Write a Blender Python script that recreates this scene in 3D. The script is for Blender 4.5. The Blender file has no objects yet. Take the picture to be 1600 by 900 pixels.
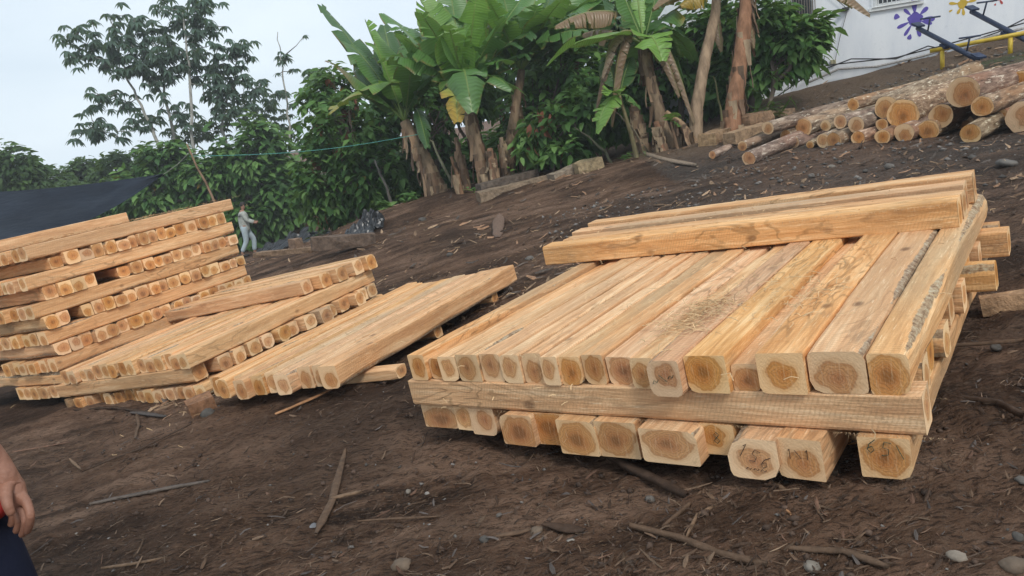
import bpy, math, random
import numpy as np
from math import sin, cos, tan, pi, radians, sqrt, atan2, floor
from mathutils import Vector, Matrix, noise

C = bpy.context.scene.collection
SC = bpy.context.scene
rng = np.random.default_rng(11)
random.seed(7)

# ------------------------------------------------------------------ camera
FOC = 1155.0            # focal length in photograph pixels (1600 wide)
PITCH, ROLL, EYE = radians(13.2), radians(8.0), 1.65
cF = np.array([0, cos(PITCH), -sin(PITCH)])
R0 = np.array([1.0, 0, 0]); U0 = np.array([0, sin(PITCH), cos(PITCH)])
cR = cos(ROLL) * R0 - sin(ROLL) * U0
cU = sin(ROLL) * R0 + cos(ROLL) * U0
EYEP = np.array([0, 0, EYE])
cam_d = bpy.data.cameras.new('camera'); cam = bpy.data.objects.new('camera', cam_d); C.objects.link(cam)
cam_d.sensor_width = 36; cam_d.lens = 36 * FOC / 1600; cam_d.clip_start = 0.05; cam_d.clip_end = 2000
M = Matrix(((cR[0], cU[0], -cF[0], 0), (cR[1], cU[1], -cF[1], 0), (cR[2], cU[2], -cF[2], EYE), (0, 0, 0, 1)))
cam.matrix_world = M
SC.camera = cam

# ------------------------------------------------------------------ sky, sun, exposure
world = bpy.data.worlds.new('World'); SC.world = world; world.use_nodes = True
nt = world.node_tree; nt.nodes.clear()
SUN_EL, SUN_AZ = radians(47), radians(158)      # high soft sun, behind-right of the viewer
sky = nt.nodes.new('ShaderNodeTexSky'); sky.sky_type = 'NISHITA'; sky.sun_disc = False
sky.sun_elevation = SUN_EL; sky.sun_rotation = SUN_AZ; sky.air_density = 1.0; sky.dust_density = 3.0
tc = nt.nodes.new('ShaderNodeTexCoord')
nz = nt.nodes.new('ShaderNodeTexNoise'); nz.inputs['Scale'].default_value = 2.2; nz.inputs['Detail'].default_value = 5
mp = nt.nodes.new('ShaderNodeMapping'); mp.inputs['Scale'].default_value = (1, 1, 3.0)
cr = nt.nodes.new('ShaderNodeValToRGB')
cr.color_ramp.elements[0].position = .35; cr.color_ramp.elements[0].color = (6.3, 7.3, 8.2, 1)
cr.color_ramp.elements[1].position = .65; cr.color_ramp.elements[1].color = (7.6, 8.5, 9.2, 1)
mx = nt.nodes.new('ShaderNodeMix'); mx.data_type = 'RGBA'; mx.inputs[0].default_value = .93
bg = nt.nodes.new('ShaderNodeBackground'); bg.inputs['Strength'].default_value = .10
wo = nt.nodes.new('ShaderNodeOutputWorld')
nt.links.new(tc.outputs['Generated'], mp.inputs[0]); nt.links.new(mp.outputs[0], nz.inputs['Vector'])
nt.links.new(nz.outputs[0], cr.inputs[0]); nt.links.new(sky.outputs[0], mx.inputs[6]); nt.links.new(cr.outputs[0], mx.inputs[7])
nt.links.new(mx.outputs[2], bg.inputs[0]); nt.links.new(bg.outputs[0], wo.inputs[0])
sd = bpy.data.lights.new('sun', 'SUN'); sd.energy = 1.5; sd.angle = radians(14); sd.color = (1, .95, .87)
so = bpy.data.objects.new('sun', sd); C.objects.link(so)
sdir = Vector((sin(SUN_AZ) * cos(SUN_EL), cos(SUN_AZ) * cos(SUN_EL), sin(SUN_EL)))
so.rotation_euler = sdir.to_track_quat('Z', 'Y').to_euler()
SC.view_settings.view_transform = 'Standard'; SC.view_settings.look = 'None'
SC.view_settings.exposure = 0.33; SC.view_settings.gamma = 1.0; SC.view_settings.use_curve_mapping = False

# ------------------------------------------------------------------ geometry helpers
def ray(u, v): return cF + cR * (u - 800) / FOC + cU * (450 - v) / FOC
def at(u, v, t): return EYEP + ray(u, v) * t

PL = lambda x, y: .185 + .128 * (min(max(x, -12), 14) + .54) - .045 * (min(max(y, -6), 26) - 3.3)
CTRL = [(p[0], p[1], 0.0) for p in [(0, 0), (-.8, 1.5), (1.5, 1.3), (3, 2.5), (-.6, 3.0), (3.6, 5.2), (-1, 5), (-1.5, 4), (-3, 5.2), (-2.3, 7), (-4.5, 6.6), (-6.5, 7), (-4, 9), (5, 3), (-4, 3), (0, -4), (1.0, 6.3)]]
CTRL += [(x_, y_, z_) for x_, y_, z_ in [(-1.05, 4.3, .10), (-1.0, 4.0, .08), (-1.6, 4.6, .08), (-.6, 5.1, .10), (.0, 5.9, .08), (.3, 3.1, -.08), (.9, 2.75, -.10), (1.5, 2.45, -.10), (1.2, 3.2, -.11), (.8, 3.9, -.09), (1.9, 4.0, -.11), (2.6, 5, -.09), (2.3, 3.0, -.06), (3.0, 4.4, -.07)]]
for u, v, t in [(390, 399, 24), (560, 372, 19), (690, 300, 15), (800, 285, 14.2), (930, 262, 13.8), (1010, 240, 13.2), (1150, 208, 12.4), (1172, 250, 10.6), (700, 342, 12.5), (900, 330, 10),
                (1300, 232, 9.7), (1480, 214, 8.6), (1600, 206, 8.1), (1200, 152, 15.3), (1300, 128, 14.9), (1400, 102, 14.3), (1500, 78, 13.9), (1600, 53, 13.3), (1472, 109, 12.3), (1300, 160, 12.8),
                (1580, 84, 11.9), (200, 400, 26), (60, 400, 30)]:
    p = at(u, v, t); CTRL.append((p[0], p[1], p[2] - PL(p[0], p[1])))
for x, y in [(12, 22), (0, 26), (-6, 30)]: CTRL.append((x, y, .9))
CT = np.array(CTRL)
def g(x, y):
    d2 = (CT[:, 0] - x) ** 2 + (CT[:, 1] - y) ** 2
    w = 1 / (d2 + .5) ** 2
    return PL(x, y) + float((w * CT[:, 2]).sum() / w.sum())
def gp(u, v, t0=1.0, t1=60):
    """the point of the ground seen at a pixel"""
    d = ray(u, v); t = t0
    while t < t1:
        p = EYEP + d * t
        if p[2] < g(p[0], p[1]): break
        t += .05 + t * .004
    lo, hi = t - .06 - t * .005, t
    for _ in range(14):
        md = (lo + hi) / 2; p = EYEP + d * md
        if p[2] < g(p[0], p[1]): hi = md
        else: lo = md
    p = EYEP + d * hi
    return np.array([p[0], p[1], g(p[0], p[1])])

def tag(o, label=None, cat=None, group=None, kind=None):
    if label: o['label'] = label
    if cat: o['category'] = cat
    if group: o['group'] = group
    if kind: o['kind'] = kind
    return o
def empty(name, loc, label=None, cat=None, group=None):
    o = bpy.data.objects.new(name, None); C.objects.link(o); o.location = loc
    o.empty_display_size = .1
    return tag(o, label, cat, group)

class MB:
    """collects verts / faces / material index / tint and links them as one mesh"""
    def __init__(s): s.v = []; s.f = []; s.m = []; s.t = []; s.uv = {}
    def add(s, vs, fs, mi=0, tint=(1, 1, 1)):
        b = len(s.v); s.v += [tuple(p) for p in vs]; s.t += [tint] * len(vs)
        s.f += [tuple(i + b for i in f) for f in fs]; s.m += [mi] * len(fs); return b
    def box(s, o, ax, ay, az, mi=0, tint=(1, 1, 1)):
        o, ax, ay, az = map(np.array, (o, ax, ay, az))
        vs = [o + ax * i + ay * j + az * k for k in (0, 1) for j in (0, 1) for i in (0, 1)]
        s.add(vs, [(0, 2, 3, 1), (4, 5, 7, 6), (0, 1, 5, 4), (2, 6, 7, 3), (0, 4, 6, 2), (1, 3, 7, 5)], mi, tint)
    def tube(s, pts, rad, n=8, mi=0, tint=(1, 1, 1), cap=True, jit=0.0, flat=1.0):
        pts = [np.array(p, float) for p in pts]; vs = []; k = len(pts)
        if not hasattr(rad, '__len__'): rad = [rad] * k
        ref = None
        for i, p in enumerate(pts):
            d = pts[min(i + 1, k - 1)] - pts[max(i - 1, 0)]; d = d / (np.linalg.norm(d) + 1e-9)
            if ref is None: ref = np.array([0, 0, 1.0]) if abs(d[2]) < .8 else np.array([1.0, 0, 0])
            a = ref - d * (ref @ d); a /= np.linalg.norm(a) + 1e-9; ref = a; b = np.cross(d, a)
            for j in range(n):
                th = 2 * pi * j / n; r = rad[i] * (1 + (random.random() - .5) * jit)
                vs.append(p + a * cos(th) * r * flat + b * sin(th) * r)
        fs = [(i * n + j, i * n + (j + 1) % n, (i + 1) * n + (j + 1) % n, (i + 1) * n + j) for i in range(k - 1) for j in range(n)]
        if cap: fs += [tuple(range(n))[::-1], tuple((k - 1) * n + j for j in range(n))]
        s.add(vs, fs, mi, tint)
    def build(s, name, mats, parent=None, smooth=False, origin=None):
        me = bpy.data.meshes.new(name)
        v = np.array(s.v, float)
        if origin is not None: v = v - np.array(origin)
        me.from_pydata(v.tolist(), [], s.f)
        if not isinstance(mats, (list, tuple)): mats = [mats]
        for m in mats: me.materials.append(m)
        me.polygons.foreach_set('material_index', s.m)
        if smooth: me.polygons.foreach_set('use_smooth', [True] * len(s.f))
        ca = me.color_attributes.new('tint', 'FLOAT_COLOR', 'POINT')
        ca.data.foreach_set('color', np.hstack([np.array(s.t, float), np.ones((len(s.t), 1))]).ravel())
        o = bpy.data.objects.new(name, me); C.objects.link(o)
        if origin is not None: o.location = origin
        if parent is not None: o.parent = parent
        return o

# ------------------------------------------------------------------ materials
class Mat:
    def __init__(s, name, rough=.7, spec=.3):
        s.m = bpy.data.materials.new(name); s.m.use_nodes = True; s.t = s.m.node_tree
        s.b = s.t.nodes['Principled BSDF']; s.b.inputs['Roughness'].default_value = rough
        s.b.inputs['Specular IOR Level'].default_value = spec
        s.out = s.t.nodes['Material Output']
    def n(s, typ, ins=None, **kw):
        nd = s.t.nodes.new(typ)
        for k, v in kw.items(): setattr(nd, k, v)
        for k, v in (ins or {}).items():
            if hasattr(v, 'is_output') or isinstance(v, bpy.types.NodeSocket): s.t.links.new(v, nd.inputs[k])
            else: nd.inputs[k].default_value = v
        return nd
    def link(s, a, b): s.t.links.new(a, b)
    def coord(s, which='Object', scale=(1, 1, 1), loc=None):
        t = s.n('ShaderNodeTexCoord').outputs[which]
        i = {0: t, 'Scale': scale}
        if loc is not None: i['Location'] = loc
        return s.n('ShaderNodeMapping', i).outputs[0]
    def rnd(s): return s.n('ShaderNodeObjectInfo').outputs['Random']
    def noise(s, vec, scale, detail=4, rough=.6, dist=0.0):
        return s.n('ShaderNodeTexNoise', {'Vector': vec, 'Scale': scale, 'Detail': detail, 'Roughness': rough, 'Distortion': dist}).outputs[0]
    def ramp(s, f, *st, interp='LINEAR'):
        r = s.n('ShaderNodeValToRGB', {0: f}); e = r.color_ramp.elements; r.color_ramp.interpolation = interp
        while len(e) < len(st): e.new(.5)
        for i, (p, c) in enumerate(st):
            e[i].position = p; c = c if hasattr(c, '__len__') else (c, c, c); e[i].color = (*c, 1)
        return r.outputs[0]
    def mix(s, f, a, b, mode='MIX'):
        n = s.t.nodes.new('ShaderNodeMix'); n.data_type = 'RGBA'; n.blend_type = mode
        for i, v in ((0, f), (6, a), (7, b)):
            if isinstance(v, bpy.types.NodeSocket): s.t.links.new(v, n.inputs[i])
            else: n.inputs[i].default_value = v if (i == 0 or len(v) == 4) else (*v, 1)
        return n.outputs[2]
    def math(s, op, a, b=0.0, c=None):
        n = s.t.nodes.new('ShaderNodeMath'); n.operation = op
        for i, v in enumerate((a, b) if c is None else (a, b, c)):
            if isinstance(v, bpy.types.NodeSocket): s.t.links.new(v, n.inputs[i])
            else: n.inputs[i].default_value = v
        return n.outputs[0]
    def attr(s, name, out='Color'): return s.n('ShaderNodeAttribute', attribute_name=name).outputs[out]
    def color(s, c):
        if isinstance(c, bpy.types.NodeSocket): s.link(c, s.b.inputs['Base Color'])
        else: s.b.inputs['Base Color'].default_value = (*c, 1)
    def bump(s, h, strength=.4, dist=.01):
        b = s.n('ShaderNodeBump', {'Height': h, 'Strength': strength, 'Distance': dist}); s.link(b.outputs[0], s.b.inputs['Normal'])

def hsv_by_random(m, col, dv=.25, ds=.2, dh=.02):
    r = m.rnd()
    h = m.n('ShaderNodeHueSaturation', {'Hue': m.math('MULTIPLY_ADD', r, dh * 2, .5 - dh), 'Color': col,
            'Value': m.math('MULTIPLY_ADD', m.math('FRACT', m.math('MULTIPLY', r, 17.3)), dv * 2, 1 - dv),
            'Saturation': m.math('MULTIPLY_ADD', m.math('FRACT', m.math('MULTIPLY', r, 7.7)), ds * 2, 1 - ds)})
    return h.outputs[0]

def wood_side():
    m = Mat('sawn_teak', .75, .2)
    off = m.n('ShaderNodeCombineXYZ', {0: m.math('MULTIPLY', m.rnd(), 31), 1: m.math('MULTIPLY', m.rnd(), 57), 2: m.math('MULTIPLY', m.rnd(), 13)}).outputs[0]
    v0 = m.coord('Object')
    vadd = m.n('ShaderNodeVectorMath', {0: v0, 1: off}, operation='ADD').outputs[0]
    vl = m.n('ShaderNodeMapping', {0: vadd, 'Scale': (1, .055, 1)}).outputs[0]      # stretched along the grain (local Y)
    vm = m.n('ShaderNodeMapping', {0: vadd, 'Scale': (1, .28, 1)}).outputs[0]
    fine = m.noise(vl, 110, 5, .65)
    mid = m.noise(vl, 26, 4, .6, .6)
    figure = m.noise(vm, 5.5, 3, .5, .5)
    base = m.ramp(mid, (.3, (.56, .275, .118)), (.5, (.79, .445, .212)), (.70, (.92, .63, .36)))
    base = m.mix(m.ramp(fine, (.3, .45), (.6, 0)), base, (.36, .19, .09))
    # heartwood flames: contour lines of the slow noise
    wav = m.math('SINE', m.math('MULTIPLY', figure, 60))
    flame = m.math('MULTIPLY', m.ramp(wav, (.55, 0), (1, 1)), m.ramp(m.noise(vm, 2.2, 2), (.50, 0), (.62, 1)))
    base = m.mix(m.math('MULTIPLY', flame, .62), base, (.25, .135, .06))
    heart = m.ramp(m.noise(vm, 3.1, 2, .5), (.47, 0), (.63, 1))
    base = m.mix(m.math('MULTIPLY', heart, .5), base, (.50, .29, .14))
    # weathered patches and knots
    dirt = m.ramp(m.noise(m.n('ShaderNodeMapping', {0: vadd, 'Scale': (1, .3, 1)}).outputs[0], 7, 6, .7), (.58, 0), (.75, .6))
    base = m.mix(dirt, base, (.27, .18, .115))
    vk = m.n('ShaderNodeMapping', {0: vadd, 'Scale': (1, .62, 1)}).outputs[0]
    k = m.n('ShaderNodeTexVoronoi', {'Vector': vk, 'Scale': 4.2, 'Randomness': 1}).outputs['Distance']
    knot = m.ramp(k, (.05, 1), (.105, 0))
    base = m.mix(m.math('MULTIPLY', knot, .8), base, (.17, .085, .04))
    arc = m.n('ShaderNodeTexWave', {'Vector': m.n('ShaderNodeMapping', {0: vadd, 'Rotation': (.5, .3, .35)}).outputs[0], 'Scale': 22, 'Distortion': 3, 'Detail': 2, 'Detail Scale': 1.5}, bands_direction='Y').outputs[1]
    base = m.mix(m.math('MULTIPLY', m.ramp(arc, (.5, 0), (.9, .28)), m.ramp(m.noise(vadd, 1.6, 2), (.4, 0), (.6, 1))), base, (.42, .23, .11))
    mud = m.ramp(m.noise(vadd, 3.3, 7, .75), (.62, 0), (.72, .45))
    base = m.mix(mud, base, (.20, .125, .08))
    bl = m.math('MULTIPLY', m.ramp(m.noise(vm, 1.3, 3, .6), (.5, 0), (.6, .6)), m.ramp(m.math('FRACT', m.math('MULTIPLY', m.rnd(), 3.7)), (.6, 0), (.75, 1)))
    base = m.mix(bl, base, (.36, .27, .175))
    # pale saw fuzz
    base = m.mix(m.ramp(m.noise(vl, 220, 2, .5), (.62, 0), (.74, .6)), base, (.86, .66, .42))
    # wane: bark remnants on the corners
    wane = m.attr('tint', 'Fac')
    bark = m.ramp(m.noise(v0, 45, 5, .7), (.35, (.17, .105, .065)), (.5, (.36, .25, .155)), (.66, (.50, .44, .32)))
    sel = m.ramp(m.math('ADD', m.math('SUBTRACT', 1.0, wane), m.math('MULTIPLY', m.noise(v0, 14, 4, .7), .9)), (.85, 0), (1.0, 1))
    base = m.mix(sel, base, bark)
    base = hsv_by_random(m, base, .10, .08, .004)
    m.color(base)
    saw = m.math('SINE', m.math('MULTIPLY', m.n('ShaderNodeSeparateXYZ', {0: vadd}).outputs[1], 420))
    h = m.math('ADD', m.math('ADD', fine, m.math('MULTIPLY', saw, .04)), m.math('MULTIPLY', m.noise(v0, 60, 3), .6))
    m.bump(h, .7, .006)
    return m.m
def wood_end():
    m = Mat('cut_end_grain', .8, .15)
    uv = m.n('ShaderNodeUVMap').outputs[0]
    r = m.rnd()
    offs = m.n('ShaderNodeCombineXYZ', {0: m.math('MULTIPLY_ADD', r, .3, -.15), 1: m.math('MULTIPLY_ADD', m.math('FRACT', m.math('MULTIPLY', r, 9.1)), .5, -.2)}).outputs[0]
    v = m.n('ShaderNodeVectorMath', {0: uv, 1: offs}, operation='ADD').outputs[0]
    nz_ = m.n('ShaderNodeTexNoise', {'Vector': v, 'Scale': 1.7, 'Detail': 2, 'Roughness': .45}, noise_dimensions='4D')
    m.link(m.math('MULTIPLY', r, 40), nz_.inputs['W'])
    d = m.n('ShaderNodeVectorMath', {0: v}, operation='LENGTH').outputs['Value']
    dd = m.math('ADD', d, m.math('MULTIPLY_ADD', nz_.outputs[0], .6, m.math('MULTIPLY_ADD', m.math('FRACT', m.math('MULTIPLY', r, 5.3)), -.42, -.12)))
    heart = m.ramp(dd, (.02, (.30, .12, .04)), (.22, (.52, .21, .072)), (.62, (.64, .32, .12)), (.70, (.50, .23, .085)), (.77, (.74, .45, .225)), (.97, (.84, .56, .31)))
    ring = m.ramp(m.math('SINE', m.math('MULTIPLY', dd, 62)), (.2, 0), (1, .42))
    ring = m.math('MULTIPLY', ring, m.ramp(dd, (.68, 1), (.76, .3)))
    col = m.mix(ring, heart, (.27, .125, .05))
    v3 = m.coord('Object')
    saw = m.n('ShaderNodeTexWave', {'Vector': v3, 'Scale': 38, 'Distortion': 5, 'Detail': 2}, bands_direction='DIAGONAL').outputs[1]
    col = m.mix(m.math('MULTIPLY', saw, .07), col, (.78, .56, .34))
    sv = m.n('ShaderNodeSeparateXYZ', {0: v})
    ang = m.math('ARCTAN2', sv.outputs[1], sv.outputs[0])
    ck = m.math('ABSOLUTE', m.math('SINE', m.math('ADD', m.math('MULTIPLY', ang, 1.5), m.math('MULTIPLY_ADD', nz_.outputs[0], 3.5, m.math('MULTIPLY', r, 9)))))
    crack = m.math('MULTIPLY', m.ramp(ck, (.0, .9), (.045, 0)), m.ramp(d, (.25, 1), (.6, 0)))
    col = m.mix(crack, col, (.07, .035, .02))
    sc = m.noise(m.n('ShaderNodeMapping', {0: v3, 'Rotation': (0, .6, 0), 'Scale': (1, 1, .12)}).outputs[0], 130, 3, .6)
    col = m.mix(m.ramp(sc, (.52, 0), (.7, .35)), col, (.82, .56, .33))
    st = m.ramp(m.noise(v3, 9, 5, .7), (.56, 0), (.78, .7))
    col = m.mix(st, col, (.16, .10, .06))
    col = hsv_by_random(m, col, .17, .07, .004)
    m.color(col)
    m.bump(m.math('ADD', m.noise(v3, 90, 4), m.math('MULTIPLY', saw, .08)), .5, .004)
    return m.m
def bark_mat():
    m = Mat('log_bark', .9, .15)
    off = m.n('ShaderNodeCombineXYZ', {0: m.math('MULTIPLY', m.rnd(), 31), 1: m.math('MULTIPLY', m.rnd(), 57)}).outputs[0]
    v = m.n('ShaderNodeVectorMath', {0: m.coord('Object'), 1: off}, operation='ADD').outputs[0]
    vs = m.n('ShaderNodeMapping', {0: v, 'Scale': (1, .3, 1)}).outputs[0]
    n1 = m.noise(vs, 14, 6, .7)
    col = m.ramp(n1, (.35, (.10, .065, .045)), (.47, (.24, .165, .115)), (.56, (.36, .26, .185)), (.64, (.62, .50, .37)))
    patch = m.ramp(m.noise(vs, 3.5, 4, .6), (.52, 0), (.62, .75))
    col = m.mix(patch, col, (.33, .19, .11))
    flake = m.ramp(m.noise(vs, 26, 3, .6), (.6, 0), (.66, .9))
    col = m.mix(flake, col, (.70, .60, .46))
    col = hsv_by_random(m, col, .2, .15, .015)
    m.color(col); m.bump(n1, 1.0, .04)
    return m.m
def soil():
    m = Mat('soil', .9, .08)
    v = m.coord('Object')
    vs = m.n('ShaderNodeMapping', {0: v, 'Rotation': (0, 0, radians(-32)), 'Scale': (.35, 1.3, 1)}).outputs[0]
    n0 = m.noise(v, .8, 5, .6); n1 = m.noise(vs, 3.0, 8, .68); n2 = m.noise(v, 26, 6, .72); n3 = m.noise(vs, 60, 4, .7)
    col = m.ramp(n1, (.38, (.050, .029, .019)), (.49, (.180, .106, .070)), (.60, (.34, .215, .148)))
    col = m.mix(m.ramp(n0, (.40, 0), (.62, .55)), col, (.235, .135, .086))
    col = m.mix(m.ramp(n2, (.5, 0), (.72, .65)), col, (.28, .19, .135))
    col = m.mix(m.ramp(n3, (.38, .75), (.50, 0)), col, (.022, .014, .011))
    damp = m.ramp(m.noise(v, .55, 4, .6), (.42, .6), (.52, 0))
    col = m.mix(damp, col, (.030, .019, .014))
    # specks of bark and sawdust
    sp = m.n('ShaderNodeTexVoronoi', {'Vector': vs, 'Scale': 55, 'Randomness': 1})
    spk = m.math('MULTIPLY', m.ramp(sp.outputs['Distance'], (.10, 1), (.2, 0)), m.ramp(m.noise(v, 2.2, 3), (.45, 0), (.6, .9)))
    col = m.mix(spk, col, (.32, .21, .13))
    dust = m.ramp(m.noise(v, 1.3, 3), (.50, 0), (.66, .45))
    fl = m.math('MULTIPLY', dust, m.ramp(n3, (.5, 0), (.62, 1)))
    col = m.mix(fl, col, (.26, .155, .095))
    # grey gravelly ground near the house bank, by its own vertex colour
    gr = m.attr('tint')
    sep = m.n('ShaderNodeSeparateColor', {0: gr})
    grav = m.ramp(n3, (.35, (.055, .05, .048)), (.55, (.13, .12, .11)), (.7, (.23, .215, .20)))
    col = m.mix(m.math('MULTIPLY', sep.outputs[0], m.ramp(n2, (.38, .2), (.6, 1))), col, grav)
    grass = m.ramp(n3, (.35, (.035, .075, .022)), (.65, (.09, .17, .05)))
    col = m.mix(m.math('MULTIPLY', sep.outputs[1], m.ramp(n2, (.42, 0), (.58, 1))), col, grass)
    clay = m.ramp(n2, (.35, (.14, .095, .062)), (.65, (.26, .185, .13)))
    col = m.mix(m.math('MULTIPLY', sep.outputs[2], .85), col, clay)
    m.color(col)
    m.link(m.ramp(n0, (.4, .75), (.65, .97)), m.b.inputs['Roughness'])
    m.bump(m.math('ADD', m.math('ADD', m.math('MULTIPLY', n1, 1.2), n2), m.math('MULTIPLY', n3, .5)), 1.0, .08)
    return m.m
def tint_mat(name, rough=.6, spec=.3, trans=0.0, nscale=8, namp=.35, bump=0, streak=None, bdist=.01):
    m = Mat(name, rough, spec)
    t = m.attr('tint'); v = m.coord('Object', streak or (1, 1, 1)); n1 = m.noise(v, nscale, 4, .65)
    col = m.mix(m.ramp(n1, (.3, namp), (.65, 0)), t, (0.0, 0, 0))
    m.color(col)
    if bump: m.bump(n1, bump, bdist)
    if trans:
        tr = m.n('ShaderNodeBsdfTranslucent', {'Color': m.mix(.5, col, (.28, .42, .05), 'MIX')})
        ms = m.n('ShaderNodeMixShader', {0: trans, 1: m.b.outputs[0], 2: tr.outputs[0]}); m.link(ms.outputs[0], m.out.inputs[0])
    return m.m
def plain(name, col, rough=.6, spec=.3, nscale=6, namp=.25, dark=None, bump=0, metal=0):
    m = Mat(name, rough, spec); v = m.coord('Object'); n1 = m.noise(v, nscale, 5, .65)
    dark = dark or tuple(c * .55 for c in col)
    m.color(m.mix(m.ramp(n1, (.42, 0), (.75, namp * 2)), col, dark)); m.b.inputs['Metallic'].default_value = metal
    if bump: m.bump(n1, bump, .01)
    return m.m
def banana_mat():
    m = Mat('banana_leaf', .36, .5)
    t = m.attr('tint'); uv = m.n('ShaderNodeUVMap').outputs[0]
    sx = m.n('ShaderNodeSeparateXYZ', {0: uv})
    w = m.math('SINE', m.math('MULTIPLY', m.math('ADD', sx.outputs[1], m.math('MULTIPLY', m.math('ABSOLUTE', sx.outputs[0]), .05)), 230))
    col = m.mix(m.ramp(w, (.1, 0), (1, .22)), t, (.02, .05, .01))
    rib = m.ramp(m.math('ABSOLUTE', sx.outputs[0]), (.03, 1), (.07, 0))
    col = m.mix(m.math('MULTIPLY', rib, .6), col, (.25, .33, .10))
    edge = m.math('MULTIPLY', m.ramp(m.math('ABSOLUTE', sx.outputs[0]), (.86, 0), (1, 1)), m.ramp(m.noise(m.coord('Object'), 3, 3), (.45, 0), (.6, 1)))
    col = m.mix(edge, col, (.22, .13, .05))
    col = m.mix(m.ramp(m.noise(m.coord('Object'), 5, 4), (.5, 0), (.75, .3)), col, (.05, .09, .02))
    m.color(col)
    m.bump(w, .25, .01)
    tr = m.n('ShaderNodeBsdfTranslucent', {'Color': m.mix(.5, col, (.28, .45, .06))})
    ms = m.n('ShaderNodeMixShader', {0: .3, 1: m.b.outputs[0], 2: tr.outputs[0]}); m.link(ms.outputs[0], m.out.inputs[0])
    return m.m
def wall_mat():
    m = Mat('painted_plaster', .8, .2)
    v = m.coord('Object'); vz = m.coord('Object', (1, 1, .25))
    col = m.ramp(m.noise(vz, 2.5, 6, .65), (.35, (.72, .75, .80)), (.6, (.82, .84, .87)))
    col = m.mix(m.ramp(m.noise(v, 12, 5, .7), (.6, 0), (.78, .4)), col, (.45, .48, .52))
    m.color(col); m.bump(m.noise(v, 40, 3), .2, .004); return m.m

W_SIDE, W_END, BARK, SOIL = wood_side(), wood_end(), bark_mat(), soil()
LEAF = tint_mat('tree_leaf', .55, .2, .3, 5, .2)
STEM = tint_mat('stem_bark', .9, .15, 0, 9, .6, .8, (1, 1, .25), .03)
BANANA = banana_mat()
DEB = tint_mat('wood_debris', .85, .2, 0, 30, .5, .6)
STONE = tint_mat('river_stone', .8, .3, 0, 18, .45, .5)
TIMB = tint_mat('grey_timber', .85, .2, 0, 14, .6, .8, (1, 1, 1), .03)
WALL = wall_mat()

# ------------------------------------------------------------------ ground
def build_ground():
    rs = np.concatenate([np.linspace(.35, 3.2, 90), 3.2 * (1.0245 ** np.arange(1, 200))])
    rs = rs[rs < 60]; rs = np.concatenate([rs, [75, 110, 200, 400]])
    angs = np.concatenate([np.linspace(-50, 50, 330), np.linspace(56, 304, 32)])
    verts = [(0, 0, g(0, 0))]; tint = [(0, 0, 0)]
    for r in rs:
        for a in angs:
            x, y = r * sin(radians(a)), r * cos(radians(a))
            z = g(x, y)
            if r < 30:
                k = min(1, 6 / r)
                xr, yr = x * .848 + y * .53, -x * .53 + y * .848
                n_ = noise.fractal(Vector((x * 1.1, y * 1.1, 3)), 1, 2, 3) * .035
                n_ += noise.fractal(Vector((xr * 1.3, yr * 6.0, 9)), 1, 2.1, 4) * .017 * (.35 + k)
                n_ += max(0, noise.noise(Vector((x * 7, y * 7, 1)))) ** 2 * .05 * k
                if r < 9: n_ += noise.fractal(Vector((xr * 14, yr * 26, 5)), 1, 2, 3) * .015
                z += n_
            verts.append((x, y, z))
            # gravel / grass / clay zones
            gv = gs = cl = 0.
            if 5 < r < 20 and x > -1:
                s = (y - (10.6 - .25 * (x - 2)))
                gv = max(0., min(1., (x - .2) / 1.5)) * max(0., 1 - abs(y - 7.5) / 3.0) * .7
                if x > 2.5 and y > 9.3:
                    gv = max(gv, min(1, (y - 9.3)) * .8)
                    q = noise.noise(Vector((x * .8, y * 1.1, 4)))
                    gs = max(0, min(1, (y - 10.3) / .8)) * max(0, min(1, (x - 3.8))) * max(0, min(1, .6 + q * 1.8)) * (1 if y < 12.6 else .25)
                    cl = max(0, min(1, (y - 11.5) / .7))
            tint.append((gv, gs, cl))
    n = len(angs); f = [(0, 1 + i, 1 + (i + 1) % n) for i in range(n)]
    for i in range(len(rs) - 1):
        b = 1 + i * n
        f += [(b + j, b + n + j, b + n + (j + 1) % n, b + (j + 1) % n) for j in range(n)]
    mb = MB(); mb.v = verts; mb.f = [q[::-1] for q in f] if False else f; mb.m = [0] * len(f); mb.t = tint
    o = mb.build('ground', SOIL, smooth=True)
    o.data.update()
    tag(o, kind='structure')
    o['label'] = 'dark muddy soil strewn with bark and sawdust'
build_ground()

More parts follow.
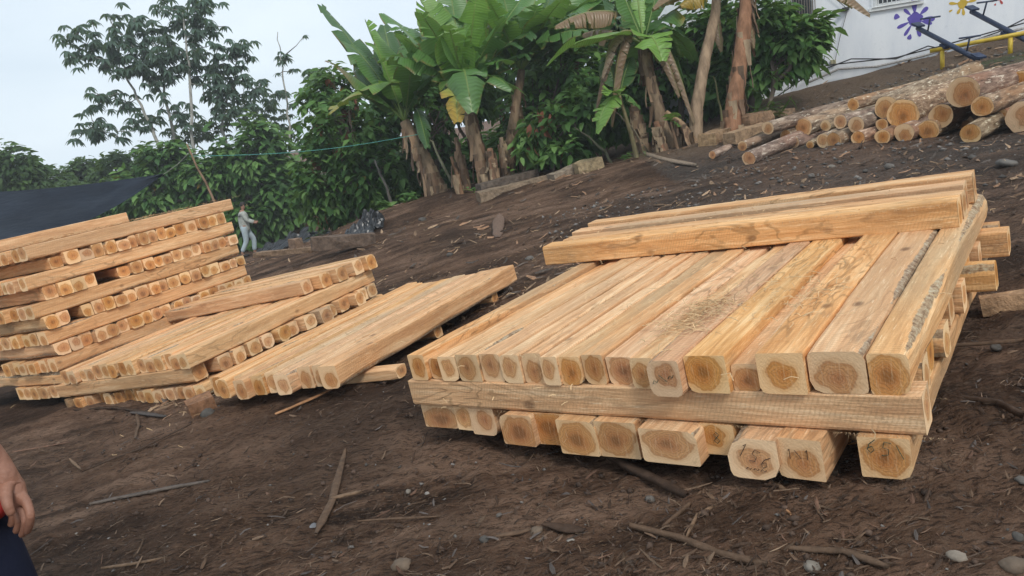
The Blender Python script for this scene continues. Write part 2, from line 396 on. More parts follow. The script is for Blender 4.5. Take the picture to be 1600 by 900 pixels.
# ------------------------------------------------------------------ sawn posts
def post_mesh(w, h, L, seed, wane=1.0):
    """local X width, Y length, Z height; origin at the front bottom edge centre"""
    r = random.Random(seed); mb = MB(); NS = 22
    so_ = r.random() * 100
    base_c = []
    for k in range(4):     # corners: BL, BR, TR, TL
        p = .55 if k < 2 else .30
        base_c.append((r.uniform(.12, .36) * min(w, h) * wane) if r.random() < p * .8 else r.uniform(.003, .010))
    bow = r.uniform(-.006, .006); tw = r.uniform(-.01, .01); tap = r.uniform(-.03, .03)
    rings = []; cs = []
    for i in range(NS + 1):
        y = L * i / NS; s = i / NS
        ww = w * (1 + tap * (s - .5)) * .5; hh = h * (1 + tap * (s - .5))
        dx = bow * sin(pi * s) + noise.noise(Vector((so_, y * 2, 0))) * .004
        ring = []; cc = []
        for k, (sx, sz) in enumerate(((-1, 0), (1, 0), (1, 1), (-1, 1))):
            c = base_c[k]
            if c > .02: c = c * max(.12, 1 + 1.5 * noise.noise(Vector((so_ + k * 7, y * 1.5, 3))))
            else: c = c + max(0, noise.noise(Vector((so_ + k * 5, y * 2.3, 8))) - .22) * .09 * wane
            c = min(c, .46 * min(w, h))
            X = sx * ww; Zc = sz * hh
            ix = -sx; iz = 1 if sz == 0 else -1
            a = (X, Zc + iz * c); b_ = (X + ix * c, Zc); m_ = (X + ix * c * .32, Zc + iz * c * .32)
            seq = [a, m_, b_] if k in (0, 2) else [b_, m_, a]
            for q in seq:
                e = noise.noise(Vector((q[0] * 30 + so_, y * 9, q[1] * 30))) * .0034
                ring.append((q[0] + dx + e, y, q[1] + tw * sin(pi * s) * 0 + e)); cc.append(c)
        rings.append(ring); cs.append(cc)
    vs = []; tint = []
    for ring, cc in zip(rings, cs):
        for j, q in enumerate(ring):
            vs.append(q)
            t = 1.0
            if j % 3 == 1 and cc[j] > .012: t = max(0, 1 - (cc[j] - .012) / .018)
            tint.append((t, t, t))
    fs = []
    for i in range(NS):
        for j in range(12):
            fs.append((i * 12 + j, (i + 1) * 12 + j, (i + 1) * 12 + (j + 1) % 12, i * 12 + (j + 1) % 12)[::-1])
    mb.v = vs; mb.t = tint; mb.f = fs; mb.m = [0] * len(fs)
    # ends
    sk = r.uniform(-.03, .03)
    for e, ring in ((0, rings[0]), (1, rings[-1])):
        b = len(mb.v); mb.v += [(q[0], q[1] + (q[0] * sk), q[2]) for q in ring]; mb.t += [(1, 1, 1)] * 12
        cxy = (0, ring[0][1], h / 2); mb.v.append(cxy); mb.t.append((1, 1, 1))
        for j in range(12):
            f = (b + j, b + (j + 1) % 12, b + 12)
            mb.f.append(f if e == 0 else f[::-1]); mb.m.append(1)
        if e == 0:
            for j in range(12): mb.v[j] = mb.v[b + j]
    me = bpy.data.meshes.new('teak_post')
    me.from_pydata(mb.v, [], mb.f); me.materials.append(W_SIDE); me.materials.append(W_END)
    me.polygons.foreach_set('material_index', mb.m)
    ca = me.color_attributes.new('tint', 'FLOAT_COLOR', 'POINT')
    ca.data.foreach_set('color', np.hstack([np.array(mb.t, float), np.ones((len(mb.t), 1))]).ravel())
    uvl = me.uv_layers.new(name='UVMap')
    k = max(w, h) / 2
    co = np.array(mb.v); li = np.zeros(len(me.loops), int); me.loops.foreach_get('vertex_index', li)
    uv = np.stack([co[li, 0] / (w / 2) * (.9), (co[li, 2] - h / 2) / (h / 2) * .9], 1)
    uvl.data.foreach_set('uv', uv.ravel())
    return me

ORD = ['first', 'second', 'third', 'fourth', 'fifth', 'sixth', 'seventh', 'eighth', 'ninth', 'tenth', 'eleventh', 'twelfth', 'thirteenth',
       'fourteenth', 'fifteenth', 'sixteenth', 'seventeenth', 'eighteenth', 'nineteenth', 'twentieth']
class Pile:
    def __init__(s, T, X, Y, Z, name, k=1.0):
        s.T = EYEP + k * (np.array(T) - EYEP)
        X = np.array(X) / np.linalg.norm(X); Z = np.array(Z); Z = Z - X * (X @ Z); Z /= np.linalg.norm(Z)
        s.X, s.Z = X, Z; s.Y = np.cross(Z, X); s.name = name; s.seed = hash(name) % 1000 if False else sum(map(ord, name))
    def put(s, x, y, z, w, h, L, axis, label, group, wane=1.0, yaw=0.0, pitch=0.0, jit=.006):
        """axis 'A': runs along +Y from (x centre, y front); axis 'B': runs along +X from (x left, y centre)"""
        s.seed += 1; r = random.Random(s.seed * 7 + 1)
        me = post_mesh(w, h, L, s.seed * 3, wane)
        o = bpy.data.objects.new('teak_post', me); C.objects.link(o)
        lx, ly = (s.X, s.Y) if axis == 'A' else (-s.Y, s.X)
        P = s.T + s.X * x + s.Y * y + s.Z * z
        yw = yaw + r.uniform(-jit, jit)
        a = lx * cos(yw) + ly * sin(yw); b = -lx * sin(yw) + ly * cos(yw)
        if pitch: b2 = b * cos(pitch) + s.Z * sin(pitch); c2 = np.cross(a, b2); b = b2
        else: c2 = s.Z
        o.matrix_world = Matrix(((a[0], b[0], c2[0], P[0]), (a[1], b[1], c2[1], P[1]), (a[2], b[2], c2[2], P[2]), (0, 0, 0, 1)))
        tag(o, label, 'post', group)
        return o
    def xs(s, us, y=0., z=0.):
        """pile x of pixels us on the front line"""
        out = []
        for u in us:
            o = s.T + s.Y * y + s.Z * z - EYEP; k = (u - 800) / FOC
            out.append((k * (o @ cF) - o @ cR) / (s.X @ cR - k * (s.X @ cF)))
        return out

N1 = (-.092, .029, .995)
# --- the big stack on the right
P1 = Pile((-.542, 3.299, .635), (.78, -.619, .09), None, N1, 'right stack'); s1 = .13
GR = 'squared teak posts in the right stack'
us = [635, 660, 681, 709, 744, 777, 809, 842, 869, 904, 938, 982, 1020, 1072, 1136, 1182, 1258, 1351, 1419]
xb = P1.xs(us)
hts = [.125, .10, .115, .13, .128, .127, .13, .122, .12, .125, .112, .12, .135, .135, .098, .142, .137, .135]
yo = [0, .02, 0, 0, .01, 0, .01, -.01, .0, .01, .02, -.01, -.07, -.03, .0, -.02, .0, .0]
for i in range(18):
    w = xb[i + 1] - xb[i] - .004
    P1.put((xb[i] + xb[i + 1]) / 2, yo[i], -s1, w, hts[i], 2.3 + random.uniform(-.04, .04), 'A',
           f'{ORD[i]} post from the left in the upper row of the right stack', GR, jit=.002, wane=.8)
P1.put(-.02, .055, -2 * s1 + .002, .12, .127, 2.15, 'B', 'long front crosswise beam of the right stack, under the upper row of ends', GR, wane=.35, jit=.001)
yb = [.33, .5, .64, .84, 1.02, 1.18, 1.45, 1.62, 1.8, 2.05, 2.2]; xr = [-.02, -.03, .0, -.05, -.03, .0, .09, -.03, .0, .10, .05]
for i, (y, e) in enumerate(zip(yb, xr)):
    P1.put(xb[-1] + e - 2.3, y, -2 * s1 + .002, random.uniform(.11, .135), .124, 2.3, 'B', f'crosswise beam, {ORD[i]} stub end behind the front beam, right side of the right stack', GR)
l0 = [(662, 711, .03, .118), (712, 738, .03, .12), (736, 770, .02, .13), (770, 786, .10, .11), (782, 830, -.03, .135), (829, 880, .0, .135), (872, 928, -.05, .14), (932, 992, -.04, .14), (1001, 1088, -.07, .145),
      (1086, 1146, .0, .13), (1137, 1213, -.09, .16), (1213, 1284, -.07, .155), (1342, 1421, -.02, .15)]
for i, (a, b, y, h) in enumerate(l0):
    h *= (1.04 if i < 8 else .91); x0, x1 = P1.xs([a - 2, b + 3], y, -2 * s1 - .05)
    P1.put((x0 + x1) / 2, y, -2 * s1 - h, x1 - x0 - .004, h, 2.3, 'A', f'{ORD[i]} post from the left in the bottom row of the right stack' + (', past a gap' if i == 12 else ''), GR, jit=.003, wane=1.1)
for i, (xx, yy, rr, ll) in enumerate([(-.232, 1.60, .125, 2.3), (-.17, 1.755, .12, 2.24), (-.20, 1.92, .135, 2.26), (-.18, 2.10, .15, 2.26)]):
    P1.put(xx, yy + .02, .006 if i else .004, .13 if i else .135, rr, ll, 'B', f'{["front", "second", "third", "rearmost"][i]} of the four loose beams lying across the top of the right stack', GR, wane=.3, jit=.004)

for i, y in enumerate((.35, 1.2, 2.0)):
    P1.put(.03, y, -3 * s1 - .10, .13, .08, 2.0, 'B', f'{["front", "central", "rear"][i]} bearer in the shadow under the right stack', 'bearers under the right stack')
# --- the low single layer in the middle
P2 = Pile((-1.089, 4.132, .362), (.861, -.491, .13), None, (-.121, .049, .991), 'middle layer'); s2 = .135
GR2 = 'squared teak posts in the low middle layer'
xx = [-1.205, -1.09, -.98, -.86, -.75, -.63, -.50, -.375, -.255, -.145, 0]
for i in range(10):
    w = xx[i + 1] - xx[i] - .004; h = s2 + random.uniform(-.012, .012)
    P2.put((xx[i] + xx[i + 1]) / 2, [.05, 0, .06, -.05, .0, .02, -.03, .05, .06, 0][i], -s2, w, h, 2.3 + random.uniform(-.1, .05), 'A', f'{ORD[i]} post from the left in the low layer in the middle', GR2, wane=.6)
for i, y in enumerate((.22, 1.1, 1.95)):
    P2.put(-1.13, y + (.1 if not i else 0), -s2 - .075, .1, .072, 1.08 if i else 1.33, 'B', f'{["front", "central", "rear"][i]} bearer lying under the low middle layer', 'bearers under the middle layer')

# --- the half height stack left of the middle
P3 = Pile((-2.644, 5.744, .158), (.835, -.531, .148), None, (-.152, .036, .988), 'half stack', .94); s3 = .127
L3 = 2.16
GR3 = 'squared teak posts in the half height stack'
n = 15; e = [-1.98 + 1.98 * i / n for i in range(n + 1)]
for i in range(n):
    P3.put((e[i] + e[i + 1]) / 2, random.uniform(-.03, .03) if i < n - 1 else -.03, -s3, 1.98 / n - .004, s3 + random.uniform(-.02, .004), L3, 'A', f'{ORD[i]} post from the left in the top row of the half height stack', GR3, wane=.8)
P3.put(-2.19, .06, -2 * s3 + .002, .125, s3 - .006, L3 - .03, 'B', 'pale front crosswise beam low in the half height stack', GR3, wane=.5)
for i in range(13):
    P3.put(-2.12 + random.uniform(-.03, .12), .24 + i * .148, -2 * s3 + .002, random.uniform(.11, .135), s3 - .008, L3, 'B', f'crosswise beam, {ORD[i]} stub end from the front, right side of the half height stack', GR3)
for i in range(15):
    P3.put(-2.02 + i * .142, random.uniform(-.02, .08), -3 * s3, .13, s3 - .006 + random.uniform(-.02, 0), L3, 'A', f'{ORD[i]} post from the left in the bottom row of the half height stack', GR3)
for i, (xo, yy) in enumerate([(-2.33, 1.42), (-2.22, 1.58), (-2.15, 1.74), (-2.12, 1.92), (-2.06, 2.06)]):
    P3.put(xo, yy, .004, .13, .125 + .004 * i, L3, 'B', f'{["front", "second", "third", "fourth", "rearmost"][i]} of the five beams lying across the top of the half height stack', GR3, wane=.6, jit=.012)

# --- the tall stack at the left edge
P4 = Pile((-4.146, 6.348, .86), (.493, .87, .018), None, (-.09, .03, .996), 'tall stack', 1.06); s4 = .1325
L4 = 2.44
GR4 = 'squared teak posts in the tall left stack'
for lv in range(6):            # crosswise (B) layers, long face to the viewer
    z = s4 * (1 - 2 * lv)
    dx = [.12, 0, -.03, .0, .0, .02][lv]
    cnt = 6 if lv else 12
    for i in range(cnt):
        yy = .07 + i * .147 + (random.uniform(0, .03) if i else 0)
        if lv == 0: yy = .07 + i * .19; sh = -.12 * max(0, i - 4) + random.uniform(-.03, .03)
        else: sh = random.uniform(-.05, .02) if i else 0
        P4.put(dx + sh, yy, z, .132, s4 - .004 - (random.uniform(0, .02) if i else 0), L4, 'B',
               (f'{ORD[i]} beam from the front in the uppermost layer of the tall left stack' if lv == 0 else
                (f'long front beam in the {ORD[lv]} crosswise layer from the top of the tall left stack' if i == 0 else
                 f'crosswise beam {ORD[i-1]} behind the front one, {ORD[lv]} crosswise layer, tall left stack')), GR4, wane=.55)
    if lv: P4.put(dx, 2.3, z, .132, s4 - .006, L4, 'B', f'rearmost beam in the {ORD[lv]} crosswise layer of the tall left stack', GR4)
for i in range(3):
    P4.put(-.5 + .06 * i, 1.2 + i * .16, 2 * s4, .132, s4 - .01, L4, 'B', f'{["front", "middle", "rear"][i]} one of three loose beams lying on top of the tall left stack', GR4)
gaps = {1: {4, 5}, 2: {2}, 3: set(), 0: set(), 4: set()}
for lv in range(5):            # lengthwise (A) rows, ends to the viewer
    z = s4 * (-2 * lv); x = .02 + [.25, .1, .0, .0, .0][lv]; k = 0; i = 0
    while x < L4 - .09:
        w = random.choice([.11, .12, .13, .135, .15])
        if x + w > L4 + .02: w = L4 + .02 - x
        if i not in gaps[lv]:
            P4.put(x + w / 2, random.uniform(-.03, .035), z, w - .004, s4 - .004 - random.choice([0, 0, .004, .02]), L4, 'A',
                   f'{ORD[k]} post from the left in the {ORD[lv]} row of cut ends, tall left stack', GR4, wane=1.0)
            k += 1
        x += w; i += 1
# bottom course sticks out slightly where the mud is
# --- part of a further stack at the frame's left edge
P6 = Pile(at(-14, 372, 14.5), (.55, .83, .03), None, (-.09, .03, .996), 'far stack')
for i in range(4):
    P6.put(-2.0 - .05 * i, .1 * i, -.11 * (i % 2) - .1, .11, .1, 2.3, 'B', f'{ORD[i]} pale board from the front in the heap at the left picture edge', 'boards heaped at the left picture edge')

# handwriting on some cut ends (felt pen strokes, part of the post they are on)
INK = plain('green_ink', (.03, .07, .045), .7)
INKD = plain('dark_ink', (.07, .045, .03), .7)
GL = {'9': [[(.7, .65), (.45, .9), (.2, .65), (.45, .45), (.7, .65), (.62, .2), (.4, 0)]],
      '8': [[(.5, .5), (.2, .72), (.5, .98), (.8, .72), (.5, .5), (.15, .22), (.5, 0), (.85, .25), (.5, .5)]],
      '5': [[(.85, .95), (.3, .95), (.25, .55), (.7, .52), (.75, .15), (.25, .02)]],
      '6': [[(.7, .95), (.3, .6), (.2, .2), (.5, 0), (.75, .25), (.5, .48), (.25, .3)]],
      '1': [[(.35, .8), (.55, 1), (.5, 0)]], '/': [[(.1, .9), (.8, .1)]], '~': [[(0, .3), (.3, .55), (.6, .3), (.9, .5)]]}
def scribble(post, text, cx, cz, size, mat, rot=0.0):
    mb = MB()
    for k, ch in enumerate(text):
        for st in GL[ch]:
            pts = []
            for x, z in st:
                X = (k - len(text) / 2) * size * .8 + x * size * .7; Z = (z - .5) * size
                X, Z = X * cos(rot) - Z * sin(rot), X * sin(rot) + Z * cos(rot)
                pts.append((cx + X, -.0035, cz + Z))
            mb.tube(pts, .0012, 4, 0)
    o = mb.build('written_mark', mat); o.parent = post
    return o
byl = {o['label']: o for o in C.objects if 'label' in o}
def q(s): return [o for l, o in byl.items() if l.startswith(s) and 'right stack' in l]
scribble(q('tenth post from the left in the bottom')[0], '8', .012, .068, .045, INK)
scribble(q('eleventh post from the left in the bottom')[0], '156', .01, .085, .05, INKD, -.5)
scribble(q('eleventh post from the left in the bottom')[0], '~~~', .01, .04, .03, INKD, -.1)
scribble(q('twelfth post from the left in the bottom')[0], '1/1', .0, .09, .034, INKD)
scribble(q('thirteenth post from the left in the bottom')[0], '65/', .01, .10, .05, INK, -.2)
scribble(q('thirteenth post from the left in the upper')[0], '~/~', .0, .07, .04, INK, .3)

# ------------------------------------------------------------------ round logs on the right
def log_mesh(rad, L, seed, mats):
    r = random.Random(seed); NS = 16; n = 20; mb = MB(); so_ = r.random() * 50
    b1, b2 = r.uniform(-.04, .04), r.uniform(-.03, .03); tp = r.uniform(-.12, .05); ov = r.uniform(.88, 1.0)
    rings = []
    for i in range(NS + 1):
        s = i / NS; y = L * s; ring = []
        for j in range(n):
            th = 2 * pi * j / n
            rr = rad * (1 + tp * s) * (1 + .10 * noise.noise(Vector((cos(th) * 1.1 + so_, sin(th) * 1.1, y * .8))) + .035 * noise.noise(Vector((cos(th) * 4, sin(th) * 4 + so_, y * 5))))
            ring.append((rr * cos(th) + b1 * sin(pi * s), y, rr * ov * sin(th) + b2 * sin(pi * s)))
        rings.append(ring)
    mb.v = [q_ for r_ in rings for q_ in r_]; mb.t = [(1, 1, 1)] * len(mb.v)
    mb.f = [((i + 1) * n + j, i * n + j, i * n + (j + 1) % n, (i + 1) * n + (j + 1) % n)[::-1] for i in range(NS) for j in range(n)]
    mb.m = [0] * len(mb.f)
    for e, ring in ((0, rings[0]), (1, rings[-1])):
        b = len(mb.v)
        mb.v += [(q_[0] * .98, q_[1] + (-.004 if e == 0 else .004) + q_[0] * .06, q_[2] * .98) for q_ in ring]
        mb.v.append((0, ring[0][1] - (.006 if e == 0 else -.006), 0)); mb.t += [(1, 1, 1)] * (n + 1)
        for j in range(n):
            f = (b + j, b + (j + 1) % n, b + n); mb.f.append(f if e == 0 else f[::-1]); mb.m.append(1)
    me = bpy.data.meshes.new('round_log'); me.from_pydata(mb.v, [], mb.f)
    for m in mats: me.materials.append(m)
    me.polygons.foreach_set('material_index', mb.m)
    me.polygons.foreach_set('use_smooth', [m == 0 for m in mb.m])
    uvl = me.uv_layers.new(name='UVMap'); co = np.array(mb.v); li = np.zeros(len(me.loops), int); me.loops.foreach_get('vertex_index', li)
    uvl.data.foreach_set('uv', (np.stack([co[li, 0], co[li, 2]], 1) / rad * 1.0).ravel())
    return me
def place_y(o, P, D, up=(0, 0, 1)):
    D = np.array(D, float); D /= np.linalg.norm(D); a = np.cross(D, up); a /= np.linalg.norm(a); c = np.cross(a, D)
    o.matrix_world = Matrix(((a[0], D[0], c[0], P[0]), (a[1], D[1], c[1], P[1]), (a[2], D[2], c[2], P[2]), (0, 0, 0, 1)))
LG = 'bark covered round logs heaped below the white house'
logs = [(1170, 248, 19, 0, 2.4, 'lowest log at the left of the round log heap'), (1113, 242, 11, 0, 1.6, 'thin log with a small cut end at the left tip of the round log heap'),
        (1240, 222, 17, 0, 1.3, 'short log beside the lowest log of the round log heap'), (1266, 226, 11, 0, .9, 'thinnest short log in the ground row of the round log heap'),
        (1287, 220, 20, 0, 1.6, 'oval ended log in the ground row right of the thinnest one'), (1303, 219, 22, 0, 2, 'log with a pointed split lower rim in the ground row of the heap'),
        (1341, 216, 19, 0, 2, 'ground row log under the short middle logs of the heap'), (1379, 214, 20, 0, 2, 'small ringed log in the middle of the ground row of the heap'),
        (1413, 208, 27, 0, 2, 'broad dark heart log in the ground row under the notched log'), (1451, 203, 27, 0, 2, 'broad log alone in the shadowed gap of the ground row'),
        (1506, 196, 30, 0.15, 2, 'big shaded log behind the rightmost pale one of the ground row'), (1517, 209, 27, -.1, 2, 'log reaching furthest forward in the ground row, right of centre'),
        (1600, 184, 44, 0, 2.4, 'large log cut off by the right picture edge'),
        (1200, 200, 18, .3, 2.6, 'long second tier log at the left end of the heap'), (1256, 199, 24, .3, 2.6, 'long brown second tier log right of the leftmost long one'),
        (1313, 190, 19, .3, 2, 'oval second tier log behind the sawdust pale one'), (1338, 195, 22, .1, 2.2, 'pale ended second tier log left of the notched log'),
        (1378, 195, 17, .2, 1.5, 'small second tier log tucked under the notched log'), (1471, 181, 31, .15, 2.2, 'round second tier log in the middle right of the heap'),
        (1385, 168, 30, .35, 2.6, 'rear log with its end behind the notched log'), (1411, 178, 40, .1, 3.0, 'thick notched log with a heart shaped broad end'),
        (1505, 144, 42, .3, 3.0, 'thickest log on top of the heap at right'), (1535, 166, 27, .1, 2.6, 'upper log right below the thickest one'),
        (1333, 163, 16, .6, 2.2, 'upper log with an oval slanting cut at the back of the heap'), (1356, 157, 10, .9, 2.6, 'topmost thin log at the back left of the heap'), (1228, 212, 16, .25, 2.2, 'rough log between the two long left logs'), (1160, 228, 14, .35, 2.0, 'pale barked log furthest back at the left end of the heap'), (1290, 196, 16, .5, 2.2, 'shadowed log behind the oval ended second tier log'), (1440, 186, 24, .35, 2.2, 'dim log showing between the notched log and its right neighbour'), (1560, 182, 24, .3, 2.4, 'pale log between the top right log and the edge log'), (1598, 130, 34, .6, 2.6, 'top log cut by the right picture edge')]
D0 = np.array([.86, .50, .07]); TL = []
for i, (u, v, d, dt, ln, lb) in enumerate(logs):
    t = 12.0
    if dt <= .05 and i < 13:
        while t > 6:          # the ground row rests on the soil
            t -= .02; P = at(u, v, t); rad = d / 2 / FOC * t * 1.22
            if P[2] > g(P[0], P[1]) + rad * .8: break
        TL.append((u, t))
    else:
        tu = sorted(TL); t = float(np.interp(u, [q_[0] for q_ in tu], [q_[1] for q_ in tu])) + dt
        rad = d / 2 / FOC * t * 1.22; P = at(u, v, t)
    a = random.uniform(-.1, .1); ln = ln * (.82 if u < 1345 else 1)
    D = np.array([D0[0] * cos(a) - D0[1] * sin(a), D0[0] * sin(a) + D0[1] * cos(a), D0[2] + random.uniform(-.02, .03)])
    if i == 0: D = np.array([.80, .6, .09])
    me = log_mesh(rad, ln, 100 + i, [BARK, W_END]); o = bpy.data.objects.new('round_log', me); C.objects.link(o)
    place_y(o, P, D); tag(o, lb, 'log', LG)

def slab(name, P, D, w, h, L, tint, label, cat, mat=None, up=(0, 0, 1), group=None, seed=0, endtint=None):
    """rough squared timber: irregular box along D"""
    r = random.Random(seed + 5); mb = MB(); NS = 10; so_ = r.random() * 30; vs = []; ts = []
    for i in range(NS + 1):
        y = L * i / NS
        for j, (x, z) in enumerate(((-1, 0), (-.3, 0), (.4, 0), (1, 0), (1, .5), (1, 1), (.3, 1), (-.4, 1), (-1, 1), (-1, .5))):
            e = Vector((noise.noise(Vector((x * 2 + so_, y * 3, z * 2))), noise.noise(Vector((x * 2, y * 3 + so_, z * 2))), 0)) * .12
            vs.append((x * w / 2 * (1 - .06 * (z == 1)) + e[0] * w, y + (e[1] * .2 * w if i in (0, NS) else 0), z * h + e[1] * h))
    fs = [((i + 1) * 10 + j, i * 10 + j, i * 10 + (j + 1) % 10, (i + 1) * 10 + (j + 1) % 10) for i in range(NS) for j in range(10)]
    mb.add(vs, fs, 0, tint)
    for k in (0, NS):
        ring = vs[k * 10:k * 10 + 10]; mb.add(ring, [tuple(range(10)) if k == 0 else tuple(range(9, -1, -1))], 0, endtint or tint)
    o = mb.build(name, mat or TIMB); place_y(o, P, D, up); tag(o, label, cat, group)
    return o
GY = (.16, .125, .10); BR = (.24, .15, .09); PT = (.45, .30, .18)
def sl_uv(name, u0, v0, u1, v1, t, w, h, tint, label, cat, dt=0.0, **k):
    a = at(u0, v0, t); b = at(u1, v1, t + dt); return slab(name, a, b - a, w, h, float(np.linalg.norm(b - a)), tint, label, cat, **k)
LTT = float((gp(530, 397) - EYEP) @ cF) - .15; BGT = float((gp(565, 362) - EYEP) @ cF) - .3
sl_uv('timber_baulk', 749, 302, 838, 278, 13.8, .26, .17, GY, 'grey squared baulk lying behind the bark covered log slab', 'baulk', .5, seed=1)
sl_uv('timber_slab', 749, 318, 862, 290, 13.2, .3, .20, (.30, .22, .15), 'bark covered log slab at the foot of the banana stems', 'slab', .35, seed=2)
sl_uv('timber_slab', 865, 293, 908, 275, 13.3, .3, .24, (.34, .27, .20), 'short pale slab leaning toward the split block', 'slab', .2, seed=3)
sl_uv('split_block', 903, 281, 941, 270, 13.2, .3, .29, (.42, .32, .19), 'split wood block with pale vertical streaks at the bed edge', 'block', .1, seed=4)
sl_uv('timber_block', 1106, 236, 1146, 222, 12.0, .35, .28, (.34, .22, .13), 'squared offcut block left of the round log heap', 'block', .5, seed=5, endtint=(.5, .33, .18))
sl_uv('timber_block', 1160, 206, 1196, 196, 12.2, .34, .24, (.32, .2, .12), 'squared offcut block under the reddish banana stem', 'block', .3, seed=6)
sl_uv('timber_block', 1196, 186, 1232, 180, 12.8, .3, .12, (.3, .2, .13), 'flat offcut block behind the leftmost long log', 'block', .3, seed=7)
sl_uv('timber_block', 1140, 226, 1200, 208, 11.6, .26, .18, (.42, .28, .17), 'pale rough timber resting between the offcuts and the round logs', 'block', .5, seed=8)
sl_uv('lying_timber', 487, 391, 586, 383, LTT, .24, .2, (.17, .12, .09), 'dark brown squared timber lying alone on the soil behind the stacks', 'timber', .3, seed=9)
sl_uv('lying_stick', 400, 402, 492, 393, LTT + .6, .12, .08, (.3, .2, .13), 'pale thin pole lying by the feet of the walking man', 'pole', -.5, seed=10)
sl_uv('timber_stub', 458, 393, 470, 390, LTT + .3, .22, .2, (.3, .2, .14), 'short stub of wood left of the lying dark timber', 'stub', .1, seed=11)
# blocks around the near stacks
def on_ground(name, u, v, D, w, h, L, tint, label, cat, **k):
    p = gp(u, v); p[2] -= .012; D = np.array(D, float); D /= np.linalg.norm(D[:2])
    D = np.array([D[0], D[1], g(p[0] + D[0] * .3, p[1] + D[1] * .3) / .3 - g(p[0], p[1]) / .3]); return slab(name, p, D, w, h, L, tint, label, cat, **k)
on_ground('wood_block', 300, 655, (.75, .45), .17, .13, .17, (.30, .155, .085), 'reddish brown wood block at the left foot of the low middle layer', 'block', seed=12)
on_ground('wood_block', 1535, 488, (.6, -.35), .09, .085, .30, (.45, .28, .16), 'short offcut on the soil right of the right stack', 'block', seed=13)
on_ground('wood_block', 108, 640, (.7, .6), .13, .1, .2, (.42, .26, .14), 'offcut block under the left corner of the half height stack', 'block', seed=14)
on_ground('bark_plank', 1298, 752, (.4, .75), .05, .05, .25, (.10, .07, .05), 'dark upright looking stick in the shadow beneath the right stack', 'stick', seed=15)

# ------------------------------------------------------------------ sticks, bark strips, stones on the soil
def strip(name, pix, w, th, tint, label, cat, group=None, lift=.006, seed=0):
    r = random.Random(seed); pts = []
    for (u0, v0), (u1, v1) in zip(pix[:-1], pix[1:]):
        for k in range(6): f = k / 6; pts.append(gp(u0 + (u1 - u0) * f, v0 + (v1 - v0) * f))
    w *= .8; th *= .7; pts.append(gp(*pix[-1])); n_ = len(pts)
    zs = [p[2] for p in pts]
    for i, p in enumerate(pts):
        p[2] = (zs[0] + (zs[-1] - zs[0]) * i / (n_ - 1)) * .5 + zs[i] * .5 + lift + .012 + noise.noise(Vector((p[0] * 4, p[1] * 4, seed))) * .008
    mb = MB(); vs = []
    for i, p in enumerate(pts):
        d = pts[min(i + 1, n_ - 1)] - pts[max(i - 1, 0)]; d /= np.linalg.norm(d) + 1e-9; sd_ = np.cross(d, (0, 0, 1)); sd_ /= np.linalg.norm(sd_)
        tp = min(1, .35 + min(i, n_ - 1 - i) / 3.0) * (1 + r.uniform(-.18, .18)); up = np.array((0, 0, 1.0))
        a = w / 2 * tp
        vs += [p - sd_ * a, p - sd_ * a * .75 + up * th, p + up * th * r.uniform(.8, 1.3), p + sd_ * a * .8 + up * th * .9, p + sd_ * a, p - up * th * .2]
    fs = [(i * 6 + j, (i + 1) * 6 + j, (i + 1) * 6 + (j + 1) % 6, i * 6 + (j + 1) % 6)[::-1] for i in range(n_ - 1) for j in range(6)]
    fs += [tuple(range(6)), tuple((n_ - 1) * 6 + 5 - j for j in range(6))]
    mb.add(vs, fs, 0, tint)
    return tag(mb.build(name, DEB, origin=pts[0], smooth=True), label, cat, group)
DK = (.070, .043, .029); MD = (.135, .085, .055); LT = (.21, .135, .085); GRY = (.135, .108, .09); OR = (.42, .22, .11)
strip('bark_strip', [(142, 793), (215, 780), (330, 757)], .035, .012, GRY, 'long grey flat bark strip in the left foreground', 'bark strip', seed=1)
strip('bark_strip', [(495, 842), (520, 790), (541, 708)], .045, .01, MD, 'brown bark strip crossed by a short one in the foreground', 'bark strip', seed=2)
strip('bark_strip', [(518, 786), (566, 776)], .03, .012, LT, 'short strip lying across the brown bark strip', 'bark strip', seed=3)
strip('wood_lath', [(418, 657), (455, 643), (520, 612)], .035, .012, OR, 'orange freshly split lath under the low middle layer', 'lath', seed=4)
strip('root', [(938, 712), (1000, 748), (1075, 786)], .045, .03, DK, 'thick dark root in the soil in front of the right stack', 'root', seed=5)
strip('stick', [(1035, 836), (1075, 800), (1096, 778)], .016, .014, MD, 'short dark forked stick at the end of the dark root', 'stick', seed=6)
strip('dry_branch', [(985, 830), (1060, 850), (1120, 875), (1200, 893)], .028, .02, MD, 'dry pale brown branch in the foreground under the right stack', 'branch', seed=7)
strip('stick', [(1072, 852), (1090, 815), (1120, 798)], .014, .012, LT, 'thin broken stick crossing the dry branch', 'stick', seed=8)
strip('stick', [(1195, 755), (1232, 777)], .024, .016, LT, 'stubby stick with a stone beside it under the right stack', 'stick', seed=9)
strip('wood_splinter', [(1208, 785), (1236, 812)], .016, .008, OR, 'orange splinter on the soil beneath the bottom row ends', 'splinter', seed=10)
strip('bark_strip', [(212, 690), (218, 668), (214, 648)], .03, .01, MD, 'upright looking bark strip below the half height stack', 'bark strip', seed=11)
strip('stick', [(1500, 632), (1560, 640), (1600, 662)], .03, .025, DK, 'dark branch at the right picture edge beside the stone', 'branch', seed=12)
strip('stick', [(1490, 548), (1545, 545), (1600, 540)], .022, .018, MD, 'thin branch on the soil right of the stack corner', 'branch', seed=13)
strip('bark_strip', [(1230, 864), (1320, 872), (1390, 899)], .03, .012, MD, 'long curved bark strip at the bottom right', 'bark strip', seed=14)
strip('bark_strip', [(20, 710), (110, 695)], .02, .008, (.22, .12, .08), 'reddish thin strip near the left picture edge', 'bark strip', seed=15)
strip('bark_strip', [(130, 742), (220, 705), (300, 668)], .02, .01, DK, 'long dark strip in the wheel rut at left', 'bark strip', seed=16)
